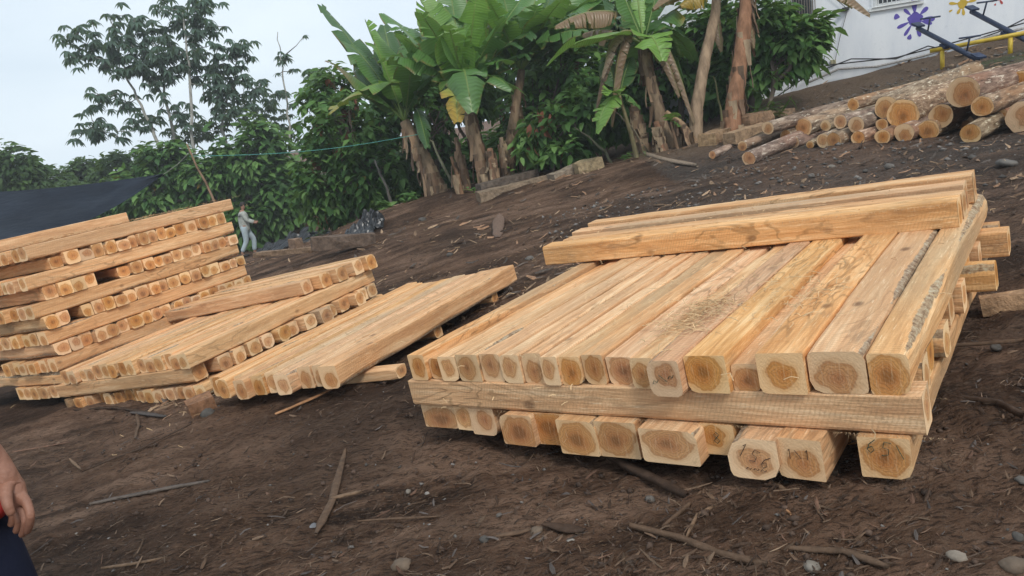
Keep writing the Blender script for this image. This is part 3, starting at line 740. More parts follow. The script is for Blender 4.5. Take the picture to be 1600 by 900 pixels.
strip('bark_strip', [(110, 722), (128, 738)], .024, .01, LT, 'small pale chip near the dark rut strip', 'bark strip', seed=17)
strip('bark_strip', [(100, 645), (180, 640), (250, 652)], .04, .012, DK, 'flat dark board scrap under the half height stack', 'board', seed=18)
strip('bark_strip', [(205, 648), (262, 655)], .06, .015, (.1, .085, .078), 'grey slate coloured scrap left of the wood block', 'board', seed=19)
strip('bark_strip', [(775, 845), (830, 835)], .03, .008, MD, 'thin bark scrap at the bottom centre', 'bark strip', seed=20)
strip('bark_strip', [(560, 822), (700, 812)], .014, .008, MD, 'long thin twig in the middle foreground', 'twig', seed=21)
strip('bark_strip', [(850, 826), (915, 838)], .06, .008, DK, 'dark flat bark flake next to two stones', 'bark strip', seed=22)
strip('bark_strip', [(160, 895), (260, 878)], .02, .01, LT, 'pale strip along the bottom edge at left', 'bark strip', seed=23)
strip('plank', [(778, 375), (779, 355), (781, 338)], .22, .03, (.2, .13, .095), 'small weathered plank lying in the bark litter behind', 'plank', seed=24)
strip('bark_strip', [(1005, 240), (1040, 250), (1090, 262)], .14, .05, (.3, .23, .17), 'torn pale banana sheath on the bank edge', 'sheath', seed=25)
strip('bark_strip', [(900, 420), (960, 398)], .05, .02, DK, 'dark stick behind the loose top beams', 'stick', seed=26) if False else None

def stone(u, v, wpx, label, tint, seed, sq=.6):
    p = gp(u, v); t = (p - EYEP) @ cF; r_ = wpx / FOC * t / 2
    rr = random.Random(seed); mb = MB(); n_, m_ = 12, 8; vs = []
    for i in range(m_ + 1):
        ph = pi * i / m_
        for j in range(n_):
            th = 2 * pi * j / n_; d = Vector((sin(ph) * cos(th), sin(ph) * sin(th), cos(ph)))
            k = r_ * (1 + .28 * noise.noise(d * 1.3 + Vector((seed, 0, 0))) + .08 * noise.noise(d * 4 + Vector((0, seed, 0))))
            vs.append((d[0] * k * rr.uniform(.98, 1.02), d[1] * k * .8, d[2] * k * sq))
    fs = [(i * n_ + j, (i + 1) * n_ + j, (i + 1) * n_ + (j + 1) % n_, i * n_ + (j + 1) % n_) for i in range(m_) for j in range(n_)]
    mb.add(vs, fs, 0, tint); o = mb.build('stone', STONE, smooth=True)
    o.location = (p[0], p[1], p[2] + r_ * sq * .35); o.rotation_euler = (rr.uniform(-.2, .2), rr.uniform(-.2, .2), rr.uniform(0, 6))
    return tag(o, label, 'stone', 'stones lying on the soil')
G1 = (.15, .135, .12); G2 = (.10, .09, .08); G3 = (.24, .21, .175); B1 = (.17, .125, .09)
stone(1480, 645, 34, 'fist sized brown grey stone at the right corner of the right stack', (.17, .15, .13), 1)
stone(1268, 888, 30, 'pale knobbly stone at the bottom edge right of centre', G3, 2)
stone(893, 849, 17, 'white egg shaped stone beside the dark bark flake', (.34, .31, .27), 3)
stone(838, 832, 22, 'tan stone left of the dark bark flake', B1, 4)
stone(629, 886, 34, 'tan stone at the bottom edge left of centre', B1, 5)
stone(757, 845, 18, 'small dark grey stone in the lower middle', G2, 6)
stone(1016, 781, 17, 'grey stone beside the thick dark root', G1, 7)
stone(638, 769, 11, 'whitish pebble left of the lower middle', G3, 8)
stone(667, 772, 9, 'white pebble right of the whitish one', (.34, .31, .28), 9)
stone(326, 650, 24, 'pointed grey stone beside the reddish wood block', G2, 10, .8)
stone(341, 640, 16, 'darker small stone right behind the pointed one', G2, 11)
stone(122, 838, 18, 'pale stone beside the hand at the left edge', G3, 12)
stone(1495, 870, 30, 'flat tan stone near the lower right corner', (.30, .25, .2), 13, .35)
stone(1585, 888, 44, 'large tan rock in the lower right corner', B1, 14)
stone(1590, 840, 20, 'dark stone on the right edge above the corner rock', G2, 15)
stone(1595, 752, 20, 'rounded grey stone at the right edge', G1, 16)
stone(1484, 694, 11, 'small grey pebble below the fist sized stone', G3, 17)
stone(1555, 717, 10, 'small pebble right of the grey pebble', G1, 18)
stone(1556, 545, 20, 'dark stone between the branches right of the stack', G2, 19)
stone(1230, 762, 24, 'dark stone in the shadow under the bottom row', G2, 20)
stone(1228, 770, 10, 'tiny pebble next to the stubby stick', G1, 21)
stone(703, 400, 13, 'round grey stone on the bare soil behind the middle layer', G2, 22)
stone(828, 406, 15, 'light grey stone left of the loose top beams', G1, 23)
stone(1572, 258, 34, 'flat grey stone beyond the back corner of the right stack', G1, 24, .4)
stone(1268, 276, 13, 'grey stone in the gravel patch at its left', G1, 25)
stone(1300, 262, 12, 'pale stone in the gravel patch', G3, 26)
stone(1390, 262, 16, 'broad grey stone in the middle of the gravel patch', G1, 27)
stone(1352, 268, 9, 'small stone in front of the broad gravel stone', G2, 28)
stone(1520, 248, 15, 'stone near the flat grey one at the back right', G2, 29)
stone(660, 345, 14, 'stone half sunk in the litter behind the stacks', G2, 30)
stone(985, 884, 20, 'dull brown stone by the dry branch', (.12, .09, .07), 31)
stone(490, 825, 18, 'blue grey flat stone near the crossed bark strips', (.2, .2, .21), 32, .4)
stone(780, 806, 10, 'little grey stone in the central foreground', G1, 33)

# countless slivers, chips and grit: stuff
def scatter(name, N, region, lmin, lmax, cols, label, seed, thick=.35, rise=.25):
    r = np.random.default_rng(seed); mb_v = []; mb_f = []; mb_t = []
    pts = []
    while len(pts) < N:
        x, y = region(r)
        if x is None: continue
        q_ = noise.noise(Vector((x * 1.2, y * 1.2, seed))) + .6 * noise.noise(Vector((x * 4, y * 4, seed)))
        if q_ < r.uniform(-.6, .45): continue
        pts.append((x, y))
    for x, y in pts:
        z = g(x, y) + noise.fractal(Vector((x * 1.1, y * 1.1, 3)), 1, 2, 3) * .035
        dist = sqrt(x * x + y * y); sc_ = 1 + max(0, dist - 4) * .1
        L = lmin * (lmax / lmin) ** (r.random() ** 1.7) * sc_; w = L * r.uniform(.05, thick) ; h = w * r.uniform(.15, .5)
        a = r.normal(radians(32), .7) if r.random() < .6 else r.uniform(0, pi); e_ = abs(r.normal(0, rise))
        d = np.array([cos(a) * cos(e_), sin(a) * cos(e_), sin(e_)]); s_ = np.array([-sin(a), cos(a), r.uniform(-.4, .4)]); u_ = np.cross(d, s_)
        o = np.array([x, y, z + .010 + h * .4]); c = cols[int(r.random() * len(cols))]; k = r.uniform(.6, 1.25); c = tuple(np.array(c) * k)
        bend = u_ * L * r.uniform(-.12, .12); b = len(mb_v)
        for q0, ww in ((-.5, .3), (0, .5), (.5, .18)):
            cc = o + d * q0 * L + (bend if q0 == 0 else 0)
            mb_v += [cc - s_ * w * ww, cc + u_ * h * .6, cc + s_ * w * ww]
        mb_f += [(b, b + 1, b + 4, b + 3), (b + 1, b + 2, b + 5, b + 4), (b + 3, b + 4, b + 7, b + 6), (b + 4, b + 5, b + 8, b + 7)]
        mb_t += [c] * 9
    mb = MB(); mb.v = [tuple(p) for p in mb_v]; mb.f = mb_f; mb.m = [0] * len(mb_f); mb.t = mb_t
    tag(mb.build(name, DEB), label, kind='stuff')
def fan(r0, r1, a0=-40, a1=40, p=1.0):
    def f(r):
        rr = r0 * (r1 / r0) ** (r.random() ** p); a = radians(r.uniform(a0, a1)); return rr * sin(a), rr * cos(a)
    return f
scatter('bark_litter', 9000, fan(1.3, 6.5), .006, .06, [DK, DK, DK, DK, MD, MD, (.18, .12, .08), (.12, .10, .09), (.16, .09, .06)], 'dark bark slivers and splinters littering the soil', 3)
scatter('twig_litter', 600, fan(1.3, 6), .03, .13, [DK, DK, MD, (.12, .1, .09), (.18, .12, .08)], 'thin twigs and bark shreds lying about the foreground soil', 5, .1, .18)
scatter('fibre_litter', 9000, fan(1.3, 8), .01, .07, [(.10, .065, .045), (.2, .13, .09), (.26, .18, .12), (.05, .03, .022), (.17, .12, .09)], 'fine bark fibres trodden into the soil', 21, .07, .08)
scatter('chip_litter', 6000, fan(5.5, 22, -28, 36), .02, .12, [MD, LT, (.34, .2, .12), DK, (.4, .27, .17), GRY], 'pale chips and bark scattered over the ground behind the stacks', 8, .4)
def grit(name, N, region, r0, r1, label, seed, kr=(.07, .26), kc=(1, .9, .81)):
    r = np.random.default_rng(seed); V = []; F = []; T = []
    oct_ = np.array([(1, 0, 0), (0, 1, 0), (-1, 0, 0), (0, -1, 0), (0, 0, 1), (0, 0, -1)]) * 1.0
    fo = [(0, 1, 4), (1, 2, 4), (2, 3, 4), (3, 0, 4), (1, 0, 5), (2, 1, 5), (3, 2, 5), (0, 3, 5)]
    for _ in range(N):
        x, y = region(r); s_ = r0 * (r1 / r0) ** (r.random() ** 2); a = r.uniform(0, 6)
        v = oct_ * (s_ * r.uniform(.6, 1.3, (6, 3))) * (1, .8, .6); v += r.normal(0, .12 * s_, (6, 3))
        v = v @ np.array([[cos(a), sin(a), 0], [-sin(a), cos(a), 0], [0, 0, 1]]); b = len(V)
        v += (x, y, g(x, y) + s_ * .3 + noise.fractal(Vector((x * 1.1, y * 1.1, 3)), 1, 2, 3) * .035)
        V += v.tolist(); F += [tuple(i + b for i in f) for f in fo]; k = r.uniform(*kr); T += [(k * kc[0], k * kc[1], k * kc[2])] * 6
    mb = MB(); mb.v = V; mb.f = F; mb.m = [0] * len(F); mb.t = T; tag(mb.build(name, STONE, smooth=True), label, kind='stuff')
grit('gravel', 1500, lambda r: (r.uniform(.5, 7.5), r.uniform(5.6, 10.3)), .008, .045, 'grey gravel on the ground beyond the right stack', 4)
grit('grit', 1300, fan(1.4, 6), .003, .013, 'small grey pebbles scattered in the foreground soil', 6)
grit('soil_crumbs', 5200, fan(1.25, 7), .003, .02, 'dark soil crumbs on the trampled ground', 12, (.05, .13), (1, .64, .46))
grit('clods', 500, lambda r: (r.uniform(4, 9), r.uniform(10.5, 13.5)), .012, .06, 'loose clods and stones on the bank below the house', 9)
# curly shavings on top of the posts
def shavings(name, P, cx, cy, z, N, sx, sy, label, seed, L0=.05):
    r = np.random.default_rng(seed); mb = MB()
    for _ in range(N):
        x, y = cx + r.normal(0, sx), cy + r.normal(0, sy); a = r.uniform(0, 2 * pi); L = r.uniform(.4, 1.6) * L0; e_ = r.uniform(0, .5)
        p = P.T + P.X * x + P.Y * y + P.Z * (z + r.uniform(.001, .016)); d = P.X * cos(a) + P.Y * sin(a); s_ = -P.X * sin(a) + P.Y * cos(a)
        w = r.uniform(.0006, .0016); k = r.uniform(.75, 1.1); bend = P.Z * L * e_ * .4 + s_ * L * r.uniform(-.2, .2)
        pts = [p - d * L / 2, p + bend, p + d * L / 2]
        vs = []
        for q_ in pts: vs += [q_ - s_ * w, q_ + s_ * w + P.Z * w]
        mb.add(vs, [(0, 1, 3, 2), (2, 3, 5, 4)], 0, (.74 * k, .50 * k, .27 * k))
    tag(mb.build(name, DEB), label, kind='stuff')
shavings('wood_shavings', P1, xb[12], .45, .003, 420, .07, .16, 'straw coloured shavings heaped on the upper row of the right stack', 1, .06)
shavings('wood_shavings', P1, xb[15], .62, .003, 160, .07, .18, 'shavings in the groove before the wide slabs of the right stack', 2, .05)
shavings('wood_shavings', P1, 1.0, 1.0, .003, 420, .55, .6, 'loose sawdust fibres strewn over the right stack', 3, .045)
shavings('wood_shavings', P1, .9, 1.9, .135, 260, .7, .22, 'fibres clinging to the loose top beams', 4, .035)
shavings('wood_shavings', P2, -.6, 1.0, .003, 420, .35, .6, 'fibres and splinters on the low middle layer', 5, .06)
shavings('wood_shavings', P3, -1.0, .7, .003, 350, .6, .5, 'fibres on the half height stack', 6, .06)
shavings('wood_shavings', P4, 1.2, .6, s4 * 2 + .001, 500, .7, .5, 'fibres on top of the tall left stack', 7, .06)
def fringe(name, P, specs, label, seed):
    """saw fuzz hanging from the lower edges of the beams"""
    r = np.random.default_rng(seed); mb = MB()
    for (x0, x1, y, z, axis, dens) in specs:
        for _ in range(int(dens * abs(x1 - x0))):
            x = r.uniform(x0, x1); p = P.T + (P.X * x + P.Y * y if axis == 'x' else P.Y * x + P.X * y) + P.Z * z
            al = P.X if axis == 'x' else P.Y; ou = -P.Y if axis == 'x' else P.X
            L = r.uniform(.004, .02) * (1 + 2 * (r.random() < .08)); d = ou * r.uniform(.1, 1) + al * r.uniform(-1, 1) + P.Z * r.uniform(-1, .3); d /= np.linalg.norm(d); w = .0006
            mb.add([p - al * w, p + al * w, p + d * L], [(0, 1, 2)], 0, tuple(np.array((.72, .50, .29)) * r.uniform(.7, 1.1)))
    tag(mb.build(name, DEB), label, kind='stuff')
fringe('saw_fuzz', P1, [(-.02, 2.2, -.008, -2 * s1 + .004, 'x', 260), (-.02, 2.2, -.008, -s1, 'x', 120), (-.23, 2.05, 1.55, .12, 'x', 260), (-.1, 2.1, 1.70, .12, 'x', 160), (0, 2.1, 2.04, .15, 'x', 160)], 'frayed saw fuzz along the beam edges of the right stack', 1)

# ------------------------------------------------------------------ foliage helpers
def leaf_template(width=.42, droop=.35, fold=.12):
    rows = [(0, .05), (.3, .9), (.65, .8), (1, .03)]
    v = []
    for s, w in rows:
        zc = -droop * s * s
        for k in (-1, 0, 1): v.append((s, k * width / 2 * w, zc + (fold * width * abs(k) * w)))
    f = [(i * 3 + j, (i + 1) * 3 + j, (i + 1) * 3 + j + 1, i * 3 + j + 1) for i in range(3) for j in range(2)]
    return np.array(v), np.array(f)
def leaves_mesh(name, pos, dirs, size, tint, mat, width=.42, droop=.35, roll=None, parent=None, origin=(0, 0, 0)):
    tv, tf = leaf_template(width, droop); N = len(pos)
    d = dirs / np.linalg.norm(dirs, axis=1, keepdims=True)
    up = np.tile([0, 0, 1.0], (N, 1)) + rng.normal(0, .35, (N, 3))
    s = np.cross(up, d); s /= np.linalg.norm(s, axis=1, keepdims=True) + 1e-9; u = np.cross(d, s)
    V = pos[:, None, :] + size[:, None, None] * (tv[None, :, 0:1] * d[:, None, :] + tv[None, :, 1:2] * s[:, None, :] + tv[None, :, 2:3] * u[:, None, :])
    F = tf[None] + (np.arange(N) * len(tv))[:, None, None]
    V = V.reshape(-1, 3) - np.array(origin); F = F.reshape(-1, 4)
    me = bpy.data.meshes.new(name); me.vertices.add(len(V)); me.vertices.foreach_set('co', V.ravel())
    me.loops.add(len(F) * 4); me.loops.foreach_set('vertex_index', F.ravel()); me.polygons.add(len(F))
    me.polygons.foreach_set('loop_start', np.arange(len(F)) * 4); me.polygons.foreach_set('use_smooth', np.ones(len(F), bool))
    me.update(calc_edges=True); me.validate()
    ca = me.color_attributes.new('tint', 'FLOAT_COLOR', 'POINT')
    c = np.repeat(np.hstack([tint, np.ones((N, 1))]), len(tv), axis=0); ca.data.foreach_set('color', c.ravel())
    me.materials.append(mat)
    o = bpy.data.objects.new(name, me); C.objects.link(o); o.location = origin
    if parent is not None: o.parent = parent; o.location = np.array(origin) - np.array(parent.location)
    return o
def branchy(mb, base, target, r0, r1, n_=6, wob=.08, tint=(.2, .16, .12)):
    base, target = np.array(base), np.array(target); L = np.linalg.norm(target - base); pts = []
    for i in range(n_ + 1):
        s = i / n_; p = base + (target - base) * s; p = p + np.array([0, 0, 1]) * L * .12 * sin(pi * s)
        if 0 < i < n_: p = p + rng.normal(0, wob * L / n_, 3)
        pts.append(p)
    mb.tube(pts, [r0 + (r1 - r0) * i / n_ for i in range(n_ + 1)], 7, 0, tint, jit=.15)
    return pts

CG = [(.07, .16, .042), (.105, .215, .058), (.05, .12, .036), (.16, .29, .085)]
def cacao(base, lobes, nwh, leaf, label, name='cacao_tree', red=0.0, cols=CG, seed=0, group='cacao trees along the plantation edge', yellow=0.0, ntr=3, cat='tree', trunk_tint=(.19, .15, .12), shell=.55, thr=-.18, trunk_r=.07):
    """lobes: (centre xyz, (rx,ry,rz)) ; whorls of large drooping leaves over the lobes"""
    r = np.random.default_rng(seed + 77); base = np.array(base)
    root = empty(name, base, label, cat, group)
    mb = MB(); mains = []
    for i in range(ntr):
        c = np.array(lobes[i % len(lobes)][0]); b = base + np.array([r.normal(0, .12), r.normal(0, .12), -.05])
        pts = branchy(mb, b, c + r.normal(0, .15, 3), trunk_r, .03, 7, .18, trunk_tint); mains.append(pts)
    P = []; D = []; S = []; T = []
    vol = np.array([l[1][0] * l[1][1] * l[1][2] for l in lobes]) ** .67; cum = np.cumsum(vol / vol.sum())
    made = 0; tries = 0
    while made < nwh and tries < nwh * 6:
        tries += 1
        k = int(np.searchsorted(cum, r.random())); c, rad = np.array(lobes[k][0]), np.array(lobes[k][1])
        d = r.normal(0, 1, 3); d /= np.linalg.norm(d); rr = shell + (1 - shell) * r.random() if r.random() < .75 else r.random() ** .5
        rr *= 1 + .28 * noise.noise(Vector(d * 2.1) + Vector((seed, k, 0)))
        p = c + d * rad * rr
        if noise.noise(Vector(p * (1.5 / max(.6, rad.mean()))) + Vector((seed * 3, 0, 0))) < thr: continue
        if p[2] < g(p[0], p[1]) + .1: continue
        made += 1
        if made % 9 == 0:
            m_ = mains[int(r.random() * len(mains))]; branchy(mb, m_[int(3 + r.random() * 4)], p, .016, .005, 4, .1, trunk_tint)
        isred = r.random() < red; col = np.array(cols[int(r.random() * len(cols))]) * r.uniform(.8, 1.2)
        nl = int(r.uniform(5, 9)); a0 = r.uniform(0, 6)
        for j in range(nl):
            a = a0 + j * 2.4; out = d * .6 + np.array([cos(a), sin(a), 0]) * .9 + np.array([0, 0, r.uniform(-.75, .1)])
            if isred: out = np.array([cos(a) * .35, sin(a) * .35, -1])
            P.append(p + r.normal(0, .25 * leaf, 3)); D.append(out); S.append(leaf * r.uniform(.65, 1.15) * (.8 if isred else 1))
            cc = col * r.uniform(.85, 1.15)
            if isred: cc = np.array((.36, .13, .09)) * r.uniform(.7, 1.1)
            elif r.random() < yellow: cc = np.array((.38, .26, .05)) * r.uniform(.5, 1)
            T.append(cc)
    tr = mb.build('trunk', STEM, smooth=True); tr.parent = root; tr.data.transform(Matrix.Translation(-Vector(base)))
    leaves_mesh('crown', np.array(P), np.array(D), np.array(S), np.array(T), LEAF, .48, .35, parent=root, origin=base)
    return root
def lobe(u, v, t, rpx, rpy, dep=None):
    c = at(u, v, t); rx = rpx / FOC * t; rz = rpy / FOC * t; return (c, (rx, dep or (rx * .8), rz))
def base_at(u, v, t):
    p = at(u, v, t); return np.array([p[0], p[1], g(p[0], p[1])])
cacao(base_at(396, 395, 26), [lobe(390, 245, 26, 66, 62), lobe(350, 290, 26, 50, 58), lobe(430, 300, 26, 48, 62), lobe(400, 345, 26, 50, 42)], 900, .40, 'dense round cacao tree behind the walking man', seed=1)
cacao(base_at(270, 360, 26), [lobe(262, 262, 26, 45, 40), lobe(300, 300, 26, 42, 50), lobe(230, 300, 26, 45, 45)], 520, .38, 'cacao tree behind the corner of the dark tarp', seed=2, yellow=.01, cols=CG[1:])
cacao(base_at(560, 350, 17.5), [lobe(540, 215, 17.5, 75, 65), lobe(505, 290, 17.5, 55, 65), lobe(580, 270, 17.3, 60, 60), lobe(520, 150, 18, 55, 40), lobe(560, 335, 17.8, 60, 25)], 760, .27, 'cacao tree with hanging red young leaves left of the banana stems', red=.035, seed=3, yellow=.006)
cacao(base_at(668, 318, 18), [lobe(650, 180, 18, 70, 60), lobe(670, 260, 18.5, 65, 50), lobe(730, 130, 18, 60, 60)], 480, .27, 'dark cacao tree directly behind the leaning banana stem', seed=4, red=.01, cols=CG[:3])
cacao(base_at(850, 285, 15.6), [lobe(830, 190, 16, 60, 55), lobe(880, 120, 15.8, 70, 65), lobe(800, 240, 15.8, 55, 40), lobe(900, 210, 15.2, 45, 45)], 560, .27, 'cacao tree in the middle behind the split block', seed=5, red=.02)
cacao(base_at(878, 272, 14.1), [lobe(860, 195, 14.1, 45, 28), lobe(905, 170, 14, 34, 38), lobe(830, 225, 14.2, 32, 24), lobe(885, 235, 14, 38, 20)], 130, .26, 'low bright leaved sapling in front of the dark plantation', name='cacao_sapling', seed=6, red=.04, cols=CG[1:], trunk_r=.03, cat='sapling')
cacao(base_at(1060, 215, 15), [lobe(1040, 110, 15.2, 70, 70), lobe(1085, 60, 15, 60, 55), lobe(980, 160, 15.2, 55, 55), lobe(1110, 140, 15, 35, 45)], 560, .27, 'dark cacao tree between the three banana stems', seed=7, cols=CG[:3], red=.01)
cacao(base_at(1185, 195, 13.3), [lobe(1215, 55, 13.2, 48, 48), lobe(1255, 70, 13.0, 36, 36), lobe(1200, 20, 13.2, 45, 30), lobe(1232, 100, 13.2, 32, 18), lobe(1275, 42, 13, 20, 16), lobe(1190, 110, 13.3, 22, 30)], 380, .25, 'leafy cacao tree reaching out in front of the white house wall', seed=8, shell=.3, ntr=2, trunk_r=.045)
cacao(base_at(1180, 200, 14.2), [lobe(1150, 60, 14.3, 42, 60), lobe(1140, 130, 14.3, 30, 40)], 240, .25, 'shaded cacao tree behind the reddish banana stem', seed=9, cols=CG[:3])
# the second line of trees that darkens the plantation's inside
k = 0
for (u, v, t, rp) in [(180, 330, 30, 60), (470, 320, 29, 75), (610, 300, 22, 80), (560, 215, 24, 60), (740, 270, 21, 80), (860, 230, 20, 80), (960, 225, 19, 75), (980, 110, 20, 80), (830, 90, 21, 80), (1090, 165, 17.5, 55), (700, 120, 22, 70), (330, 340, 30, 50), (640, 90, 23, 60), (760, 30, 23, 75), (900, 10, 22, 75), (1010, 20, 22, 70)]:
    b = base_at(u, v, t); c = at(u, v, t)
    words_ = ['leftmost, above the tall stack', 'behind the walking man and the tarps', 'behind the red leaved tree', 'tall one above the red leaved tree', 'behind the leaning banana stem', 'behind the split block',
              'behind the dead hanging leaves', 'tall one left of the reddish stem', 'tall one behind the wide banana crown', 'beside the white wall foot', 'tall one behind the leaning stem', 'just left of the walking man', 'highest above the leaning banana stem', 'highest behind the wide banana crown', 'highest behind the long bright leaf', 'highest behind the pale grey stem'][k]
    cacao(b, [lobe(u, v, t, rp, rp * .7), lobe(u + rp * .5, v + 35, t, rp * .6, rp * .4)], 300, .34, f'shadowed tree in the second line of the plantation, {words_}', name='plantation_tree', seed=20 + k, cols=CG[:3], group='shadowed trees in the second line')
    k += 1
# bushes beyond the tarp, left
for i, (u, v, t, rx, ry, lb) in enumerate([(20, 262, 30, 45, 36, 'light green bushy tree at the left picture edge above the tarp'), (70, 290, 34, 50, 28, 'low bushy tree second from the left above the tarp'),
                                           (130, 272, 36, 34, 24, 'distant rounded tree above the middle of the tarp'), (190, 262, 34, 42, 28, 'distant tree just left of the tall trunks'), (220, 300, 30, 60, 40, 'broad bush under the tall pale trunks'), (110, 310, 32, 80, 26, 'long low thicket right above the tarp edge')]):
    cacao(base_at(u, 340, t), [lobe(u, v, t, rx, ry), lobe(u + rx * .5, v + ry * .6, t, rx * .7, ry * .6), lobe(u - rx * .5, v + ry * .6, t, rx * .7, ry * .6)], 330, .36, lb, name='bushy_tree', seed=50 + i,
          cols=[(.075, .135, .045), (.09, .16, .05), (.06, .115, .045)], group='distant bushy trees above the tarp')

# tall open trees with palmate leaves
def tall_tree(basep, trunk_uv, t, lobes, ncl, label, leaf=.42, seed=0, tint=(.075, .125, .092), tr=.11, nl=8, name='tall_tree'):  # default leaf tint is lightened: distance haze put into the colour
    r = np.random.default_rng(seed + 500); base = np.array(basep); root = empty(name, base, label, 'tree', 'tall open trees with hand shaped leaves')
    mb = MB(); tp = [base + np.array([0, 0, -.1])] + [at(u, v, t) for u, v in trunk_uv]; n_ = len(tp)
    dense = []
    for a, b in zip(tp[:-1], tp[1:]):
        for k_ in range(4): dense.append(a + (b - a) * k_ / 4 + r.normal(0, .03, 3))
    dense.append(tp[-1]); m_ = len(dense)
    mb.tube(dense, [tr * .8 * (1 - .75 * i / m_) for i in range(m_)], 8, 0, (.42, .41, .37), jit=.1)
    P = []; D = []; S = []; T = []; nodes = list(dense[m_ // 3:])
    cl = []
    for (c, rad) in lobes:
        c, rad = np.array(c), np.array(rad)
        for _ in range(int(ncl * (rad[0] * rad[2]) / sum(l[1][0] * l[1][2] for l in lobes))):
            d = r.normal(0, 1, 3); d /= np.linalg.norm(d); cl.append(c + d * rad * r.random() ** .4)
    cl.sort(key=lambda p: np.linalg.norm(p - dense[m_ // 2]))
    for p in cl:
        ds = [np.linalg.norm(p - q_) + max(0, q_[2] - p[2]) * .8 for q_ in nodes]; nb = nodes[int(np.argmin(ds))]
        L = np.linalg.norm(p - nb); 
        if L > .25:
            mid = (nb + p) / 2 + np.array([0, 0, -.12 * L]) + r.normal(0, .05 * L, 3)
            mb.tube([nb, mid, p], [.014 + .012 * min(L, 2), .016, .009], 5, 0, (.26, .25, .22)); nodes.append(mid)
        nodes.append(p)
        col = np.array(tint) * r.uniform(.8, 1.25); a0 = r.uniform(0, 6)
        for sub in range(1 + (r.random() < .45)):
            pc = p + r.normal(0, .16, 3) * (sub > 0) * 1.5
            for j in range(nl):
                a = a0 + j * 2 * pi / nl; P.append(pc); D.append(np.array([cos(a), sin(a), r.uniform(-.55, -.05)])); S.append(leaf * .92 * r.uniform(.7, 1.1)); T.append(col * r.uniform(.9, 1.1))
    o = mb.build('trunk', STEM, smooth=True); o.parent = root; o.data.transform(Matrix.Translation(-Vector(base)))
    leaves_mesh('crown', np.array(P), np.array(D), np.array(S), np.array(T), LEAF, .36, .55, parent=root, origin=base)
tt = 31
tall_tree(base_at(262, 330, tt), [(248, 225), (222, 165), (196, 118), (180, 60)], tt, [lobe(170, 55, tt, 55, 38, 1.4), lobe(130, 80, tt, 35, 35, 1.2), lobe(165, 150, tt, 42, 28, 1.2), lobe(150, 205, tt, 40, 28, 1.2), lobe(205, 90, tt, 40, 40, 1.3), lobe(220, 190, tt, 35, 22, 1)], 150, 'tall leaning open tree furthest left with hand shaped leaf clumps', seed=1)
tall_tree(base_at(275, 330, tt + .6), [(272, 220), (258, 150), (250, 90), (240, 60)], tt + .6, [lobe(240, 40, tt + .5, 40, 30, 1.3), lobe(235, 110, tt, 38, 35, 1.2), lobe(275, 165, tt, 25, 22, 1), lobe(265, 85, tt, 30, 40, 1.2)], 95, 'second tall open tree with a slim trunk between two pale trunks', seed=2)
tall_tree(base_at(303, 330, tt - .5), [(302, 228), (297, 130), (292, 70), (285, 20)], tt - .5, [lobe(290, 15, tt, 48, 34, 1.3), lobe(330, 50, tt, 28, 45, 1.1), lobe(318, -5, tt, 24, 22, 1), lobe(310, 95, tt, 35, 32, 1.2), lobe(340, 110, tt, 30, 30, 1.2), lobe(285, 75, tt, 30, 30, 1)], 120, 'tallest straight pale trunk among the open trees', seed=3)
tall_tree(base_at(360, 330, tt + 1), [(352, 225), (345, 180), (365, 130), (372, 85)], tt + 1, [lobe(370, 80, tt, 24, 26, 1), lobe(345, 140, tt, 35, 25, 1.1), lobe(395, 130, tt, 25, 22, 1), lobe(360, 170, tt, 35, 15, 1)], 75, 'open tree right of the tallest trunk with leaf clumps leaning right', seed=4)
tall_tree(base_at(455, 330, 33), [(452, 195), (444, 130), (440, 95), (434, 50)], 33, [lobe(440, 95, 33, 18, 22, .8), lobe(478, 60, 33, 16, 6, .4), lobe(432, 145, 33, 25, 18, .8), lobe(455, 150, 33, 22, 15, .8)], 26, 'sparse thin tree standing alone against the sky', seed=5, tr=.07, leaf=.34)
tall_tree(base_at(505, 330, 30), [(505, 190), (500, 140), (498, 110)], 30, [lobe(495, 120, 30, 32, 20, 1), lobe(515, 150, 30, 30, 22, 1)], 60, 'pale feathery tree left of the banana leaves', seed=6, tint=(.08, .14, .07), tr=.06, leaf=.34)
tall_tree(base_at(420, 330, 34), [(410, 230), (400, 200), (405, 170)], 34, [lobe(410, 180, 34, 45, 22, 1.2), lobe(450, 200, 34, 30, 22, 1.2)], 60, 'hazy tree low behind the dense round cacao tree', seed=7, tint=(.06, .1, .06), tr=.06, leaf=.34)
tall_tree(base_at(320, 330, 33), [(318, 240), (300, 215), (310, 190)], 33, [lobe(300, 205, 33, 50, 18, 1.2), lobe(340, 195, 33, 30, 22, 1.2)], 60, 'hazy low crown behind the feet of the pale trunks', seed=8, tint=(.06, .1, .055), tr=.06, leaf=.34)

